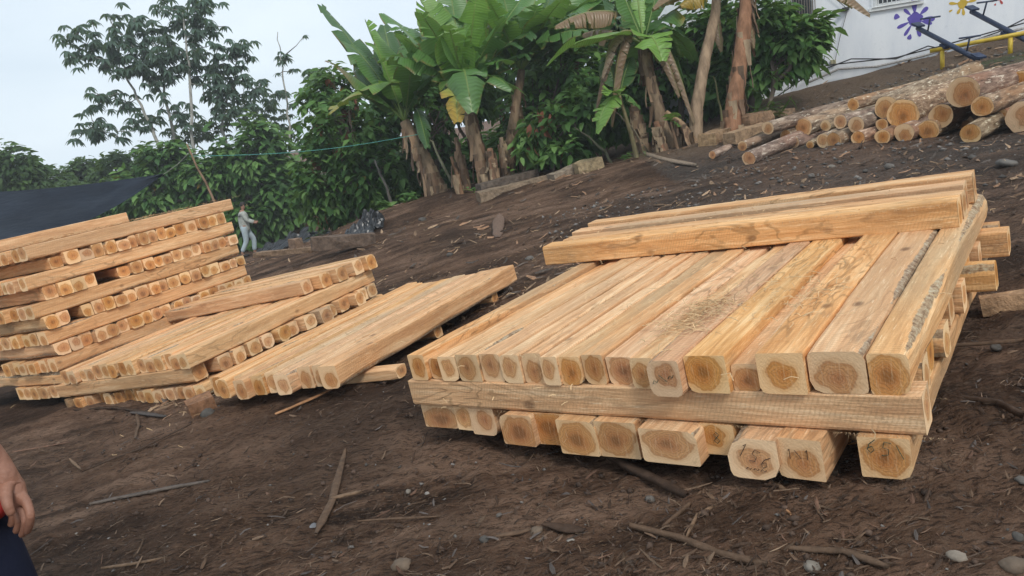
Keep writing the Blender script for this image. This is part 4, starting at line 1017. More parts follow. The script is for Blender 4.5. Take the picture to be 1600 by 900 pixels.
# ------------------------------------------------------------------ banana plants
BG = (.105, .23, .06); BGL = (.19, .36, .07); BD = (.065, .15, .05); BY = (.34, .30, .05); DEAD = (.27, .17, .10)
def banana_leaf(parent, origin, a, c, w, tint, arch=.25, seed=0, tear=.36, hang=.25, tipcol=None, name='leaf'):
    """blade from a to c (world), arching upward; origin = parent location"""
    r = random.Random(seed); a, c = np.array(a, float), np.array(c, float); L = np.linalg.norm(c - a)
    mid = (a + c) / 2 + np.array([0, 0, arch * L]); NS = 18; pts = []
    for i in range(NS + 1):
        s = i / NS; pts.append((1 - s) ** 2 * a + 2 * s * (1 - s) * mid + s * s * c)
    mb = MB(); uvs = []
    pet = 3     # petiole
    mb.tube(pts[:NS - 1], [.022 * (1 - .75 * i / NS) * (w / .5) for i in range(NS - 1)], 6, 0, tuple(np.array(tint) * .9 + np.array((.05, .06, .0))))
    uvs += [(0, 0)] * len(mb.v)
    ph = r.random() * 6
    def prof(s):
        if s < .14: return 0
        q_ = (s - .14) / .86; return max(0, (sin(pi * min(1, q_ ** .62) * .97 + .03)) ** .6)
    hang = hang * (1 + 0)
    for side in (-1, 1):
        grp = 0.0; gh = 0
        for i in range(pet - 1, NS):
            s0, s1 = i / NS, (i + 1) / NS
            if i == pet - 1 or r.random() < tear: grp = r.uniform(-.18, .22); gh = 1
            else: gh = 0
            row = []
            for jj, s in enumerate((s0, s1)):
                p = pts[i + jj]; d = pts[min(i + jj + 1, NS)] - pts[max(i + jj - 1, 0)]; d /= np.linalg.norm(d)
                sd_ = np.cross(d, (0, 0, 1)); sd_ /= np.linalg.norm(sd_) + 1e-9; up = np.cross(sd_, d)
                ww = w / 2 * prof(s) * 1.45
                sh = (.012 * L if (gh and jj == 0) else 0)
                f = hang + grp + .08 * sin(s * 9 + ph)
                for k_, q_ in enumerate((0, .5, 1)):
                    ang = .32 - f * 2.1 * q_
                    pos = p + d * (sh * q_ + .03 * L * q_) + sd_ * side * ww * q_ * max(.2, cos(ang * .9)) + up * ww * q_ * sin(ang) * 1.0
                    row.append((pos, (side * q_, s * (L / 2.0)), s))
            b = len(mb.v)
            for pos, uv_, s in row:
                t_ = np.array(tint)
                if tipcol is not None:
                    kk = min(1, max(0, (s - .55) / .3 + (abs(uv_[0]) - .6) * .8)); t_ = t_ * (1 - kk) + np.array(tipcol) * kk
                mb.v.append(tuple(pos)); mb.t.append(tuple(t_)); uvs.append(uv_)
            fs = [(0, 3, 4, 1), (1, 4, 5, 2)]
            if side == 1: fs = [f_[::-1] for f_ in fs]
            mb.f += [tuple(x + b for x in f_) for f_ in fs]; mb.m += [0, 0]
    o = mb.build(name, BANANA, smooth=True); me = o.data
    uvl = me.uv_layers.new(name='UVMap'); li = np.zeros(len(me.loops), int); me.loops.foreach_get('vertex_index', li)
    uvl.data.foreach_set('uv', np.array(uvs)[li].ravel())
    me.transform(Matrix.Translation(-Vector(origin))); o.parent = parent
    return o
def banana(base, trunk, rad, leaves, label, seed=0, tint=(.28, .20, .13), sheath=True, name='banana_plant', cat='banana plant', dead=()):
    base = np.array(base); root = empty(name, base, label, cat, 'banana plants along the plantation edge')
    mb = MB(); pts = [base - np.array([0, 0, .1])] + [np.array(p) for p in trunk]; dn = []
    for a, b in zip(pts[:-1], pts[1:]):
        for k_ in range(6): dn.append(a + (b - a) * k_ / 6)
    dn.append(pts[-1]); m_ = len(dn)
    mb.tube(dn, [rad * .85 * (1.25 - .6 * i / m_) for i in range(m_)], 12, 0, tint, jit=.18)
    r = random.Random(seed)
    if sheath:     # torn leaf sheaths hugging the stem
        for k_ in range(int(46 * (rad / .14))):
            i = int(r.uniform(.05, .95) * (m_ - 1)); p = dn[i]; a = r.uniform(0, 2 * pi); R_ = rad * (1.25 - .6 * i / m_); n0 = np.array([cos(a), sin(a), 0]); s_ = np.array([-sin(a), cos(a), 0])
            L = r.uniform(.18, .5); w = r.uniform(.03, .09); c_ = tuple(np.array(r.choice([(.36, .24, .15), (.22, .14, .09), (.42, .31, .2), (.16, .11, .075)])))
            vs = []
            for q_ in range(4):
                f = q_ / 3; o_ = p + n0 * (R_ * 1.02 + .05 * f * r.uniform(0, 1.3)) + np.array([0, 0, -L * f]) + s_ * r.uniform(-.02, .02)
                vs += [o_ - s_ * w * (1 - .4 * f), o_ + n0 * .015, o_ + s_ * w * (1 - .5 * f)]
            mb.add(vs, [(j * 3 + i_, j * 3 + i_ + 1, j * 3 + i_ + 4, j * 3 + i_ + 3) for j in range(3) for i_ in range(2)], 0, c_)
    o = mb.build('trunk', STEM, smooth=True); o.data.transform(Matrix.Translation(-Vector(base))); o.parent = root
    for i, lf in enumerate(leaves):
        (p0, p1, w, tn, arch), kw = lf[:5], (lf[5] if len(lf) > 5 else {})
        banana_leaf(root, base, p0, p1, w, tuple(np.array(tn) * r.uniform(.88, 1.12)), arch, seed * 31 + i, **kw)
    return root
A = at
# leaning shaggy plant at left
T1 = 15.0; c1 = A(632, 190, T1)
banana(base_at(690, 305, T1), [A(664, 250, T1), c1], .17, [
    (c1, A(503, 10, T1 + .4), .42, BD, .10), (c1, A(572, 36, T1 - .2), .62, BGL, .12, {'hang': -.05}), (c1, A(512, 96, T1 - .5), .5, BG, .12, {'tipcol': DEAD}),
    (A(628, 130, T1), A(515, 176, T1 - .8), .5, BGL, .22, {'tipcol': BY}), (c1, A(600, 40, T1 + .8), .55, BD, .1), (c1, A(560, 100, T1 + .7), .55, BD, .2),
    (c1, A(535, 60, T1 + .2), .5, BG, .22), (c1, A(640, 60, T1 + .4), .6, BG, .1), (c1, A(575, 150, T1 + .5), .5, BD, .3), (c1, A(690, 110, T1 - .2), .5, BD, .3), (c1, A(685, 60, T1 + .5), .5, BG, .15), (A(650, 170, T1), A(668, 230, T1 - .7), .3, BD, .3, {'hang': .5}), (c1, A(650, 60, T1 - .6), .6, BG, .05)],
    'leaning shaggy banana plant with yellowing leaves left of the others', 1)
T2 = 14.3; c2 = A(728, 150, T2)
banana(base_at(765, 292, T2), [A(748, 240, T2), c2], .14, [
    (c2, A(600, 22, T2 + .2), .58, BG, .10), (c2, A(620, 55, T2 - .5), .62, BG, .16), (c2, A(652, -12, T2 + .3), .6, BGL, .04, {'hang': -.1}),
    (c2, A(715, 190, T2 - 1.0), .55, BGL, .85, {'tipcol': (.5, .32, .04), 'tear': .4}), (c2, A(738, 175, T2 - 1.2), .62, BG, .9, {'tear': .4}), (c2, A(800, 95, T2 - .6), .48, BG, .35),
    (c2, A(592, 95, T2 - .3), .55, BG, .35), (c2, A(655, 20, T2 - .9), .6, BG, .2), (c2, A(700, 40, T2 - 1.0), .55, BGL, .25), (c2, A(790, 30, T2 - .7), .6, BG, .2), (c2, A(745, -10, T2 - .8), .6, BGL, .08), (c2, A(845, 40, T2 + .1), .6, BD, .2),
    (c2, A(800, 140, T2 - .8), .45, BG, .5), (c2, A(848, 82, T2 + .2), .45, BD, .25), (c2, A(820, 148, T2 - .3), .45, BG, .5), (c2, A(760, -30, T2), .62, BGL, .02, {'hang': -.1}), (c2, A(700, -40, T2 + .6), .55, BG, .0), (c2, A(830, -20, T2 + .5), .6, BG, .1)],
    'wide crowned banana plant with broad fresh leaves in the middle', 2)
T3 = 14.9; c3 = A(815, 110, T3)
banana(base_at(790, 285, T3), [A(798, 220, T3), c3], .13, [
    (c3, A(700, 10, T3), .62, BG, .15), (c3, A(780, -30, T3), .65, BG, .03), (c3, A(870, -25, T3), .65, BG, .05), (c3, A(905, 20, T3 - .3), .6, BD, .3),
    (c3, A(885, -5, T3 - .9), .62, BGL, .2), (c3, A(915, 50, T3 - .7), .6, BG, .35), (c3, A(870, 40, T3 - .6), .6, BG, .25), (c3, A(760, -5, T3 - .8), .65, BGL, .12), (c3, A(840, 10, T3 - .8), .65, BG, .15), (c3, A(900, 75, T3), .55, BD, .35), (c3, A(735, 60, T3 - .3), .6, BD, .3), (c3, A(845, -50, T3 + .5), .6, BGL, .0), (c3, A(940, -10, T3 + .4), .6, BG, .15)],
    'tall banana plant behind with leaves rising out of the picture', 3)
T3b = 16; c3b = A(900, 70, T3b)
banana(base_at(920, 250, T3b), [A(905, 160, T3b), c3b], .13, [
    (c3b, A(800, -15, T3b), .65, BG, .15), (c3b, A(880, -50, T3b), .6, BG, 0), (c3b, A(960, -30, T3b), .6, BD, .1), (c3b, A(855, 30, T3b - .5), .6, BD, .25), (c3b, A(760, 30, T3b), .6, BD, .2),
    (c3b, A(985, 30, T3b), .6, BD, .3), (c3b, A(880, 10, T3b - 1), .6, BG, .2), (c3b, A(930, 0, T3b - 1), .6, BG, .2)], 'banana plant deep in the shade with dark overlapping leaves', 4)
T4 = 13.0; c4 = A(1006, 70, T4)
banana(base_at(1048, 238, T4), [A(1030, 180, T4), A(1008, 90, T4), c4], .12, [
    (c4, A(857, 102, T4 - .8), .50, BGL, .30, {'hang': .1, 'tear': .1}), (c4, A(1035, 95, T4 - .5), .52, BGL, .75, {'hang': .1}), (c4, A(960, -40, T4), .5, BG, .02), (c4, A(990, -50, T4 + .4), .5, BGL, 0), (c4, A(1035, -45, T4), .5, BG, .02),
    (c4, A(975, 100, T4 + .5), .5, BD, .6), (c4, A(1085, 95, T4 + .6), .5, BD, .6), (c4, A(1068, 130, T4 + .7), .5, BD, .6), (c4, A(1075, 10, T4), .55, BG, .3, {'tipcol': (.5, .33, .04)}),
    (c4, A(912, 52, T4 + .3), .45, DEAD, .25, {'hang': .55, 'tear': .5}), (c4, A(955, 195, T4 - .1), .22, DEAD, 1.0, {'hang': .6, 'tear': .5}), (c4, A(930, 175, T4), .2, (.2, .12, .08), .9, {'hang': .6, 'tear': .5}), (c4, A(1062, 150, T4 - .3), .2, DEAD, .7, {'hang': .6}), (A(985, 25, T4), A(868, 40, T4 - .3), .42, DEAD, .22, {'hang': .6, 'tear': .6}), (c4, A(1085, 190, T4 - .2), .2, (.3, .2, .13), .8, {'hang': .6, 'tear': .6}), (c4, A(940, 120, T4 - .3), .24, (.33, .24, .17), .9, {'hang': .6, 'tear': .6})],
    'banana plant with one long bright leaf and dead leaves hanging beside it', 5)
T5 = 12.9
banana(base_at(1084, 206, T5), [A(1088, 170, T5), A(1102, 90, T5), A(1118, 20, T5), A(1122, -40, T5)], .12, [
    (A(1120, -30, T5), A(1020, 12, T5 - .4), .45, DEAD, .35, {'hang': .6, 'tear': .5}), (A(1120, -40, T5), A(1180, -60, T5), .5, BG, .2), (A(1120, -40, T5), A(1080, -110, T5), .5, BG, .1), (A(1118, 20, T5), A(1128, 80, T5), .18, DEAD, .3, {'hang': .5}), (A(1110, -5, T5), A(1062, 8, T5 - .3), .4, (.5, .33, .04), .3, {'hang': .6})],
    'pale grey banana stem standing between the bright leaf and the reddish stem', 6, tint=(.42, .30, .20), sheath=False)
T6 = 12.2
banana(base_at(1140, 206, T6), [A(1146, 170, T6), A(1158, 90, T6), A(1166, 10, T6), A(1168, -50, T6)], .15, [
    (A(1167, -45, T6), A(1250, -60, T6), .55, BG, .2), (A(1167, -45, T6), A(1120, -120, T6), .55, BG, .1), (A(1166, 0, T6), A(1178, 75, T6), .16, DEAD, .2, {'hang': .5}), (A(1167, -45, T6), A(1358, 20, T6 - .6), .4, (.2, .16, .05), .3, {'hang': .5, 'tipcol': DEAD, 'tear': .5})],
    'thick reddish brown banana stem nearest the white house', 7, tint=(.36, .19, .11))
T7 = 12.8; c7 = A(968, 150, T7)
banana(base_at(996, 246, T7), [A(986, 210, T7), c7], .045, [
    (c7, A(932, 208, T7 - .3), .34, BGL, .45), (c7, A(950, 150, T7 - .4), .3, BGL, .3, {'hang': .0}), (c7, A(985, 90, T7 + .3), .3, BD, .1), (c7, A(1000, 170, T7), .24, BG, .5), (c7, A(945, 90, T7 + .4), .3, BD, .1)],
    'young banana sprout with two small bright leaves', 8, tint=(.2, .17, .09), sheath=False)
T8 = 12.6; c8 = A(1048, 190, T8)
banana(base_at(1060, 232, T8), [c8], .03, [(c8, A(1052, 176, T8 - .2), .24, BGL, .2), (c8, A(1066, 200, T8), .2, BG, .4)], 'smallest banana sprout at the foot of the leaning stems', 9, tint=(.25, .16, .1), sheath=False)
for i, (u0, v0, u1, v1, t, rr, tn, lb) in enumerate([(722, 300, 705, 245, 14.2, .05, (.24, .14, .08), 'short torn brown stump right of the leaning shaggy plant'), (826, 290, 770, 195, 14.4, .08, (.36, .26, .17), 'dead pale stem with peeling bark in the middle of the bananas') if False else (730, 298, 712, 215, 14.6, .07, (.3, .2, .13), 'thin peeling stem behind the torn stump'),
                                                (772, 280, 765, 232, 14.1, .09, (.33, .19, .12), 'reddish stump just above the log slab'), (790, 276, 783, 215, 14.3, .07, (.30, .22, .15), 'pale peeling stump right of the reddish one'),
                                                (1010, 240, 990, 160, 13.4, .10, (.33, .22, .15), 'straight dead stem left of the long leaved banana'), (1038, 238, 1025, 190, 12.8, .08, (.33, .18, .11), 'short red brown stump under the long leaved banana'),
                                                (1090, 214, 1040, 175, 12.6, .07, (.38, .25, .15), 'fallen dead stem leaning against the bananas'), (820, 270, 812, 205, 14.6, .06, (.26, .18, .12), 'slim dark stem right of the stumps')]):
    banana(base_at(u0, v0, t), [at((u0 + u1) / 2, (v0 + v1) / 2, t), at(u1, v1, t)], rr, [], lb, 30 + i, tint=tn, name='banana_stump', cat='banana stump')
# thin saplings / bare sticks
def stick_tree(u0, v0, u1, v1, t, r0, label, tint=(.2, .17, .12)):
    mb = MB(); b = base_at(u0, v0, t); branchy(mb, b - np.array([0, 0, .05]), at(u1, v1, t), r0, r0 * .5, 8, .1, tint)
    tag(mb.build('bare_sapling', STEM, smooth=True, origin=b), label, 'sapling', 'bare stems in front of the plantation')
stick_tree(715, 303, 652, 200, 14.6, .035, 'slim green grey stem leaning beside the shaggy banana', (.2, .2, .13))
stick_tree(958, 262, 898, 200, 13.7, .03, 'mossy curved stem of the low sapling bed', (.17, .17, .11))
stick_tree(1015, 240, 955, 170, 13.3, .02, 'thin dark stem left of the straight dead stem')
stick_tree(612, 305, 585, 250, 16.5, .04, 'grey forked branch in the shade left of the bananas', (.24, .22, .19))
stick_tree(1130, 200, 1115, 120, 13.2, .025, 'thin yellow green shoot between the two bare stems', (.28, .26, .12))
# small plants at the ground line
def plant(u, v, t, n_, L, cols, label, seed, name='low_plant', w=.3, upw=.5, droop=.4):
    b = base_at(u, v, t); r = np.random.default_rng(seed); P = []; D = []; S = []; T = []
    for i in range(n_):
        a = r.uniform(0, 2 * pi); P.append(b + np.array([r.normal(0, L * .35), r.normal(0, L * .35), abs(r.normal(0, L * .5))])); D.append((cos(a), sin(a), r.uniform(-.1, 1.4) * upw)); S.append(L * r.uniform(.5, 1)); T.append(np.array(cols[i % len(cols)]) * r.uniform(.8, 1.2))
    o = leaves_mesh(name, np.array(P), np.array(D), np.array(S), np.array(T), LEAF, w, droop, origin=b); tag(o, label, 'plant', 'low plants at the plantation foot')
plant(1198, 185, 12.9, 70, .5, [(.05, .10, .04), (.07, .13, .04)], 'spiky dark green plant right of the reddish banana stem', 1, w=.09, upw=1.2, droop=.7)
plant(1212, 185, 12.7, 40, .22, [(.16, .12, .06), (.1, .11, .05)], 'low brownish shrub beside the spiky plant', 2)
plant(745, 298, 14.1, 14, .16, [BGL, BG], 'tiny light green seedling at the foot of the banana stumps', 3, w=.5)
plant(640, 318, 15.2, 60, .20, [BG, CG[1]], 'small leafy weed left of the leaning banana foot', 4, w=.4)
plant(600, 322, 15.6, 50, .22, [CG[1], CG[3]], 'patch of weeds at the shaded ground edge', 5, w=.4)
plant(1008, 262, 12.8, 22, .14, [BG, (.12, .16, .06)], 'tuft of pale grass beside the banana sheath', 6, w=.08, upw=1.5)
plant(980, 242, 13.2, 30, .15, [BG, CG[3]], 'green ferny weed by the split block', 7, w=.3)
plant(880, 150, 14, 10, .2, [CG[3]], 'x', 8) if False else None
plant(500, 352, 20.5, 70, .3, [CG[1], CG[2], (.12, .12, .05)], 'weeds and dry leaves behind the crumpled black sheet', 9, w=.4)
plant(560, 340, 18, 70, .3, [CG[1], (.14, .12, .06)], 'leafy undergrowth behind the black bag', 10, w=.4)
plant(790, 262, 14.2, 10, .3, [BGL], 'bright seedling leaves among the stumps', 11, w=.4)

# ------------------------------------------------------------------ the white house
W1, W2 = at(1190, 150, 15.5), at(1600, 52, 13.6)
wd = W2 - W1; wd[2] = 0; wd /= np.linalg.norm(wd); wn = np.array([wd[1], -wd[0], 0])      # towards the viewer
if wn @ (EYEP - W1) < 0: wn = -wn
def wp(u, v, off=0.0):
    d = ray(u, v); t = ((W1 + wn * off - EYEP) @ wn) / (d @ wn); return EYEP + d * t
Wo = np.array([W1[0], W1[1], 0.0]) - wd * 2.2
house = empty('house', Wo + np.array([0, 0, .6]), 'white painted house wall with colourful paint splashes and barred windows', 'house')
HO = np.array(house.location)
# wall with two window openings, as butted boxes
def wall_local(p): q_ = np.array(p) - Wo; return q_ @ wd, q_[2]
win = []
for (ul, ur, vt, vb) in [(1368, 1432, -60, 10), (1236, 1272, -60, 36)]:
    x0, zb = wall_local(wp(ul, vb)); x1, _ = wall_local(wp(ur, vb)); win.append((x0, x1, zb, zb + 1.1))
win.sort()
mb = MB(); TH = .2; x = 0; zlo, zhi = .3, 5.2; END = 9.5
Wf = lambda x_, z_, dn_: Wo + wd * x_ + np.array([0, 0, z_]) - wn * dn_
def wbox(m_, x0, x1, z0, z1, d0=0., d1=TH, tint=(1, 1, 1)):
    m_.box(Wf(x0, z0, d1), wd * (x1 - x0), wn * (d1 - d0), (0, 0, z1 - z0), 0, tint)
for (a, b, z0, z1) in win:
    wbox(mb, x, a, zlo, zhi); wbox(mb, a, b, zlo, z0); wbox(mb, a, b, z1, zhi); x = b
wbox(mb, x, END, zlo, zhi)
mb.box(Wf(0, zlo, 6), wd * .2, wn * 5.8, (0, 0, zhi - zlo)); mb.box(Wf(END - .2, zlo, 6), wd * .2, wn * 5.8, (0, 0, zhi - zlo)); mb.box(Wf(.2, zlo, 6), wd * (END - .4), wn * .2, (0, 0, zhi - zlo))
def hpart(m_, name, mat, lab=None, parent=None, **k):
    o = m_.build(name, mat, **k); o.data.transform(Matrix.Translation(-Vector(HO))); o.parent = parent or house
    if lab: o['label'] = lab
    return o
hpart(mb, 'wall', WALL)
mb = MB(); mb.box(Wf(-.3, zhi + .003, 6.3), wd * (END + .6), wn * 6.9, (0, 0, .15)); hpart(mb, 'roof', plain('grey_roof', (.35, .35, .36), .6))
WHITE = plain('white_metal', (.72, .73, .72), .5, namp=.2); GLASSD = plain('dark_glass', (.03, .035, .04), .15, .6); DBAR = plain('rusty_bar', (.2, .17, .15), .7)
for k_, (a, b, z0, z1) in enumerate(win):
    fr = MB(); f_ = .04
    wbox(fr, a, b, z0, z0 + f_, .05, .1); wbox(fr, a, b, z1 - f_, z1, .05, .1); wbox(fr, a, a + f_, z0 + f_, z1 - f_, .05, .1); wbox(fr, b - f_, b, z0 + f_, z1 - f_, .05, .1)
    wf = hpart(fr, 'window', WHITE)
    gl = MB(); wbox(gl, a + f_, b - f_, z0 + f_, z1 - f_, .07, .08); hpart(gl, 'pane', GLASSD, parent=wf)
    gr = MB(); nb = 11
    for i in range(nb):
        xx_ = a - .03 + (b - a + .06) * i / (nb - 1); gr.tube([Wf(xx_, z0 - .02, -.06), Wf(xx_, z1 + .02, -.06)], .009, 6)
    for zz in (z0 - .02, (z0 + z1) / 2, z1 + .02): gr.tube([Wf(a - .06, zz, -.06), Wf(b + .06, zz, -.06)], .012, 6)
    for zz in (z0, z1):
        for xx_ in (a - .03, b + .03): gr.tube([Wf(xx_, zz, -.06), Wf(xx_, zz, .01)], .01, 6)
    hpart(gr, 'window_grille', WHITE if k_ else DBAR, parent=wf)
    if k_: sb = MB(); wbox(sb, a - .12, b + .12, z0 - .09, z0 - .03, -.05, 0.); hpart(sb, 'window_sill', WHITE, parent=wf)
def splat(u, v, rpx, col, seed, name, lab, drops=9):
    r = random.Random(seed); c = wp(u, v, .004); t = (c - EYEP) @ cF; R_ = rpx / FOC * t * .55; mb = MB(); zz = np.array([0, 0, 1.0])
    def poly(cx, cz, fn, n_=40):
        vs = [c + wd * (cx + fn(th)[0]) + zz * (cz + fn(th)[1]) for th in [2 * pi * i / n_ for i in range(n_)]]
        bk = [p - wn * .003 for p in vs]; k_ = len(vs)
        mb.add(vs + bk, [tuple(range(k_))] + [(i, (i + 1) % k_, k_ + (i + 1) % k_, k_ + i) for i in range(k_)], 0, col)
    nsp = drops; phs = [2 * pi * i / nsp + r.uniform(-.2, .2) for i in range(nsp)]
    poly(0, 0, lambda th: (R_ * .62 * (1 + .12 * sin(5 * th)) * cos(th), R_ * .62 * (1 + .1 * cos(4 * th)) * sin(th)))
    for i, a in enumerate(phs):
        ln = R_ * r.uniform(.9, 1.5); wd_ = R_ * r.uniform(.16, .30); off = R_ * .5
        if i % 3 == 2: off = R_ * 1.35; ln = R_ * .5
        def f(th, a=a, ln=ln, w_=wd_, off=off):
            s = (1 - cos(th)) / 2; x_ = off + ln * s; y_ = sin(th) * w_ * (.35 + .9 * s); return (x_ * cos(a) - y_ * sin(a), x_ * sin(a) + y_ * cos(a))
        poly(0, 0, f, 24)
    o = hpart(mb, name, tint_mat('wall_paint', .7, .2, 0, 6, .15), lab)
splat(1430, 30, 30, (.13, .10, .42), 1, 'paint_splash', 'violet blue paint splash on the wall', 11)
splat(1504, 6, 20, (.62, .42, .06), 2, 'paint_splash', 'yellow paint splash on the wall', 9)
splat(1560, -4, 12, (.5, .07, .06), 3, 'paint_splash', 'red paint splash on the wall', 7)
# lower grey band of bare render
# cables and pipes along the wall foot
def cable(pix, r_, label, tint, off=.1, name='cable'):
    mb = MB(); pts = []
    for (u0, v0), (u1, v1) in zip(pix[:-1], pix[1:]):
        for k_ in range(5): f = k_ / 5; pts.append(wp(u0 + (u1 - u0) * f, v0 + (v1 - v0) * f, off))
    pts.append(wp(*pix[-1], off)); mb.tube(pts, r_, 6, 0, tint); return tag(mb.build(name, DEB, smooth=True, origin=pts[0]), label, 'cable', 'cables running along the house foot')
cable([(1185, 130), (1240, 112), (1300, 101), (1400, 90), (1470, 72), (1600, 36)], .012, 'dark cable sagging along the foot of the white wall', (.05, .045, .045))
cable([(1260, 130), (1310, 108), (1370, 104), (1440, 88), (1530, 62), (1600, 44)], .022, 'pale pipe lying lowest along the foot of the white wall', (.42, .40, .38), .16, 'pipe')
cable([(1215, 150), (1262, 118), (1330, 92), (1400, 92), (1450, 72), (1480, 78), (1560, 50), (1600, 30)], .012, 'black hose looping above the pale pipe', (.06, .06, .065), .12)
cable([(1304, 99), (1312, 60), (1324, 16)], .006, 'thin wire rising from the small box to the wall bracket', (.12, .11, .11), .05)
cable([(1324, 14), (1310, 2), (1290, -15)], .006, 'thin wire going up from the wall bracket out of the picture', (.12, .11, .11), .05)
mb = MB(); p = wp(1302, 100, .0); mb.box(p - wd * .05, wd * .1, wn * .06, (0, 0, .08), 0, (.5, .45, .3)); mb.box(p - wd * .04 + wn * .061, wd * .08, wn * .004, (0, 0, .06), 0, (.4, .36, .24)); tag(mb.build('junction_box', DEB, origin=p), 'small yellowish junction box at the wall foot', 'box')
mb = MB(); p = wp(1321, 16, .0); mb.box(p - wd * .06, wd * .13, wn * .1, (0, 0, .05), 0, (.07, .07, .07)); mb.tube([p + wn * .1, p + wn * .16 - wd * .1], .03, 8, 0, (.05, .05, .05)); tag(mb.build('wall_bracket', DEB, origin=p), 'small black wire bracket on the white wall', 'bracket')

# ------------------------------------------------------------------ seesaws
YEL = plain('yellow_paint', (.60, .42, .03), .45, .4, 9, .35, (.28, .17, .04)); NAVY = plain('navy_paint', (.025, .04, .085), .5, .4, 9, .3)
fr = empty('seesaw_stand', base_at(1472, 109, 12.3), 'yellow pipe frame that carries the two blue seesaws', 'seesaw stand'); FO = np.array(fr.location)
def fpart(mb_, name, mat, par, O, sm=True):
    o = mb_.build(name, mat, smooth=sm); o.data.transform(Matrix.Translation(-Vector(O))); o.parent = par; return o
T0, T1_ = 12.3, 11.8; barA, barB = at(1453, 80, T0 + .1), at(1640, 44, T1_ - .3)
mb = MB(); mb.tube([barA, barB], .035, 10); fpart(mb, 'crossbar', YEL, fr, FO)
for f_, (u, v) in ((.11, (1472, 110)), (.69, (1583, 84)), (1.0, (1640, 75))):
    top = barA + (barB - barA) * f_; mb = MB(); mb.tube([top - np.array([0, 0, .03]), np.array([top[0], top[1], g(top[0], top[1]) - .05])], .034, 10); fpart(mb, 'leg', YEL, fr, FO)
def seesaw(ua, va, ta, ub, vb, tb, label):
    a, b = at(ua, va, ta), at(ub, vb, tb); O = (a + b) / 2; root = empty('seesaw', O, label, 'seesaw', 'seesaws on the yellow frame')
    d = (b - a) / np.linalg.norm(b - a); s_ = np.cross(d, (0, 0, 1)); s_ /= np.linalg.norm(s_); up = np.cross(s_, d)
    mb = MB(); mb.tube([a, b], .04, 10); fpart(mb, 'beam', NAVY, root, O)
    for e, sg in ((a, 1), (b, -1)):
        mb = MB(); mb.box(e - d * .11 - s_ * .07 + up * .042, d * .2, s_ * .14, up * .03); fpart(mb, 'seat', NAVY, root, O, False)
        h = e + d * sg * .32; mb = MB(); mb.tube([h + up * .03, h + up * .26], .014, 8); mb.tube([h + up * .26 - s_ * .17, h + up * .26 + s_ * .17], .014, 8); fpart(mb, 'handle', NAVY, root, O)
    piv = MB(); pc = a + (b - a) * .5; piv.box(pc - d * .08 - s_ * .06 - up * .075, d * .16, s_ * .12, up * .045); fpart(piv, 'pivot', NAVY, root, O, False)
seesaw(1434, 44, 13.0, 1528, 93, 11.5, 'blue seesaw at the left end of the yellow frame')
seesaw(1518, 18, 12.8, 1640, 82, 11.2, 'blue seesaw at the right, its low end outside the picture')

# ------------------------------------------------------------------ tarp, pole, string, black sheets
def tarp():
    m = Mat('dark_tarp', .7, .2); v = m.coord('Object'); m.color(m.ramp(m.noise(v, 1.2, 4), (.35, (.008, .012, .020)), (.65, (.016, .023, .036)))); m.bump(m.noise(m.coord('Object', (1, 1, 4)), 2.5, 4), .5, .08)
    NU, NV = 28, 14; tl, tr_ = 12.0, 13.2; mb = MB(); O = at(-120, 330, tl)
    top = lambda s: at(-160 + 415 * s, 303 - 31 * s + 0, tl + (tr_ - tl) * s) - np.array([0, 0, .10 * sin(pi * s)])
    vs = []
    for i in range(NU + 1):
        s = i / NU; a = top(s)
        vb = 384 - 14 * s - 98 * max(0, (s - .35) / .65) ** 2.1
        b = at(-160 + 415 * s, vb, tl - 1.6 + (tr_ - tl + 1.6) * s ** 1.5)
        for j in range(NV + 1):
            q_ = j / NV; p = a + (b - a) * q_ + np.array([0, 0, -.12 * sin(pi * q_) * (1 - s)]) + np.array([.3, .5, 0]) * noise.noise(Vector((s * 9, q_ * 2, 0))) * .6 * sin(pi * q_)
            vs.append(p)
    n_ = NV + 1; k_ = len(vs); fs = [(i * n_ + j, i * n_ + j + 1, (i + 1) * n_ + j + 1, (i + 1) * n_ + j) for i in range(NU) for j in range(NV)]
    vs2 = [p + np.array([0, .006, .004]) for p in vs]
    mb.add(vs + vs2, fs + [tuple(x + k_ for x in f[::-1]) for f in fs], 0)
    o = mb.build('tarp', m.m, smooth=True, origin=O); tag(o, 'dark blue black tarp stretched as a roof behind the tall left stack', 'tarp')
tarp()
mb = MB(); a, b = at(255, 273, 13.2), at(296, 238, 13.6); mb.tube([a, (a + b) / 2 - np.array([0, 0, .03]), b], .006, 5, 0, (.25, .25, .22)); tag(mb.build('tie_rope', DEB, origin=a), 'short rope tying the tarp corner up to the crooked pole', 'rope')
mb = MB(); pb = at(336, 318, 13.6); pg = np.array([pb[0] + .1, pb[1], g(pb[0], pb[1])]); mb.tube([pg, pb, at(322, 286, 13.6), at(308, 262, 13.6), at(292, 225, 13.6)], [.03, .025, .022, .018, .014], 8, 0, (.30, .2, .13), jit=.2); tag(mb.build('pole', STEM, smooth=True, origin=pg), 'crooked brown pole holding up the tarp corner', 'pole')
mb = MB(); a, b = at(296, 244, 13.6), at(664, 208, 14.6); mb.tube([a + (b - a) * i / 12 - np.array([0, 0, .12 * sin(pi * i / 12)]) for i in range(13)], .006, 5, 0, (.12, .38, .33)); tag(mb.build('string', DEB, origin=a), 'thin turquoise string stretched from the pole to the banana plant', 'string')
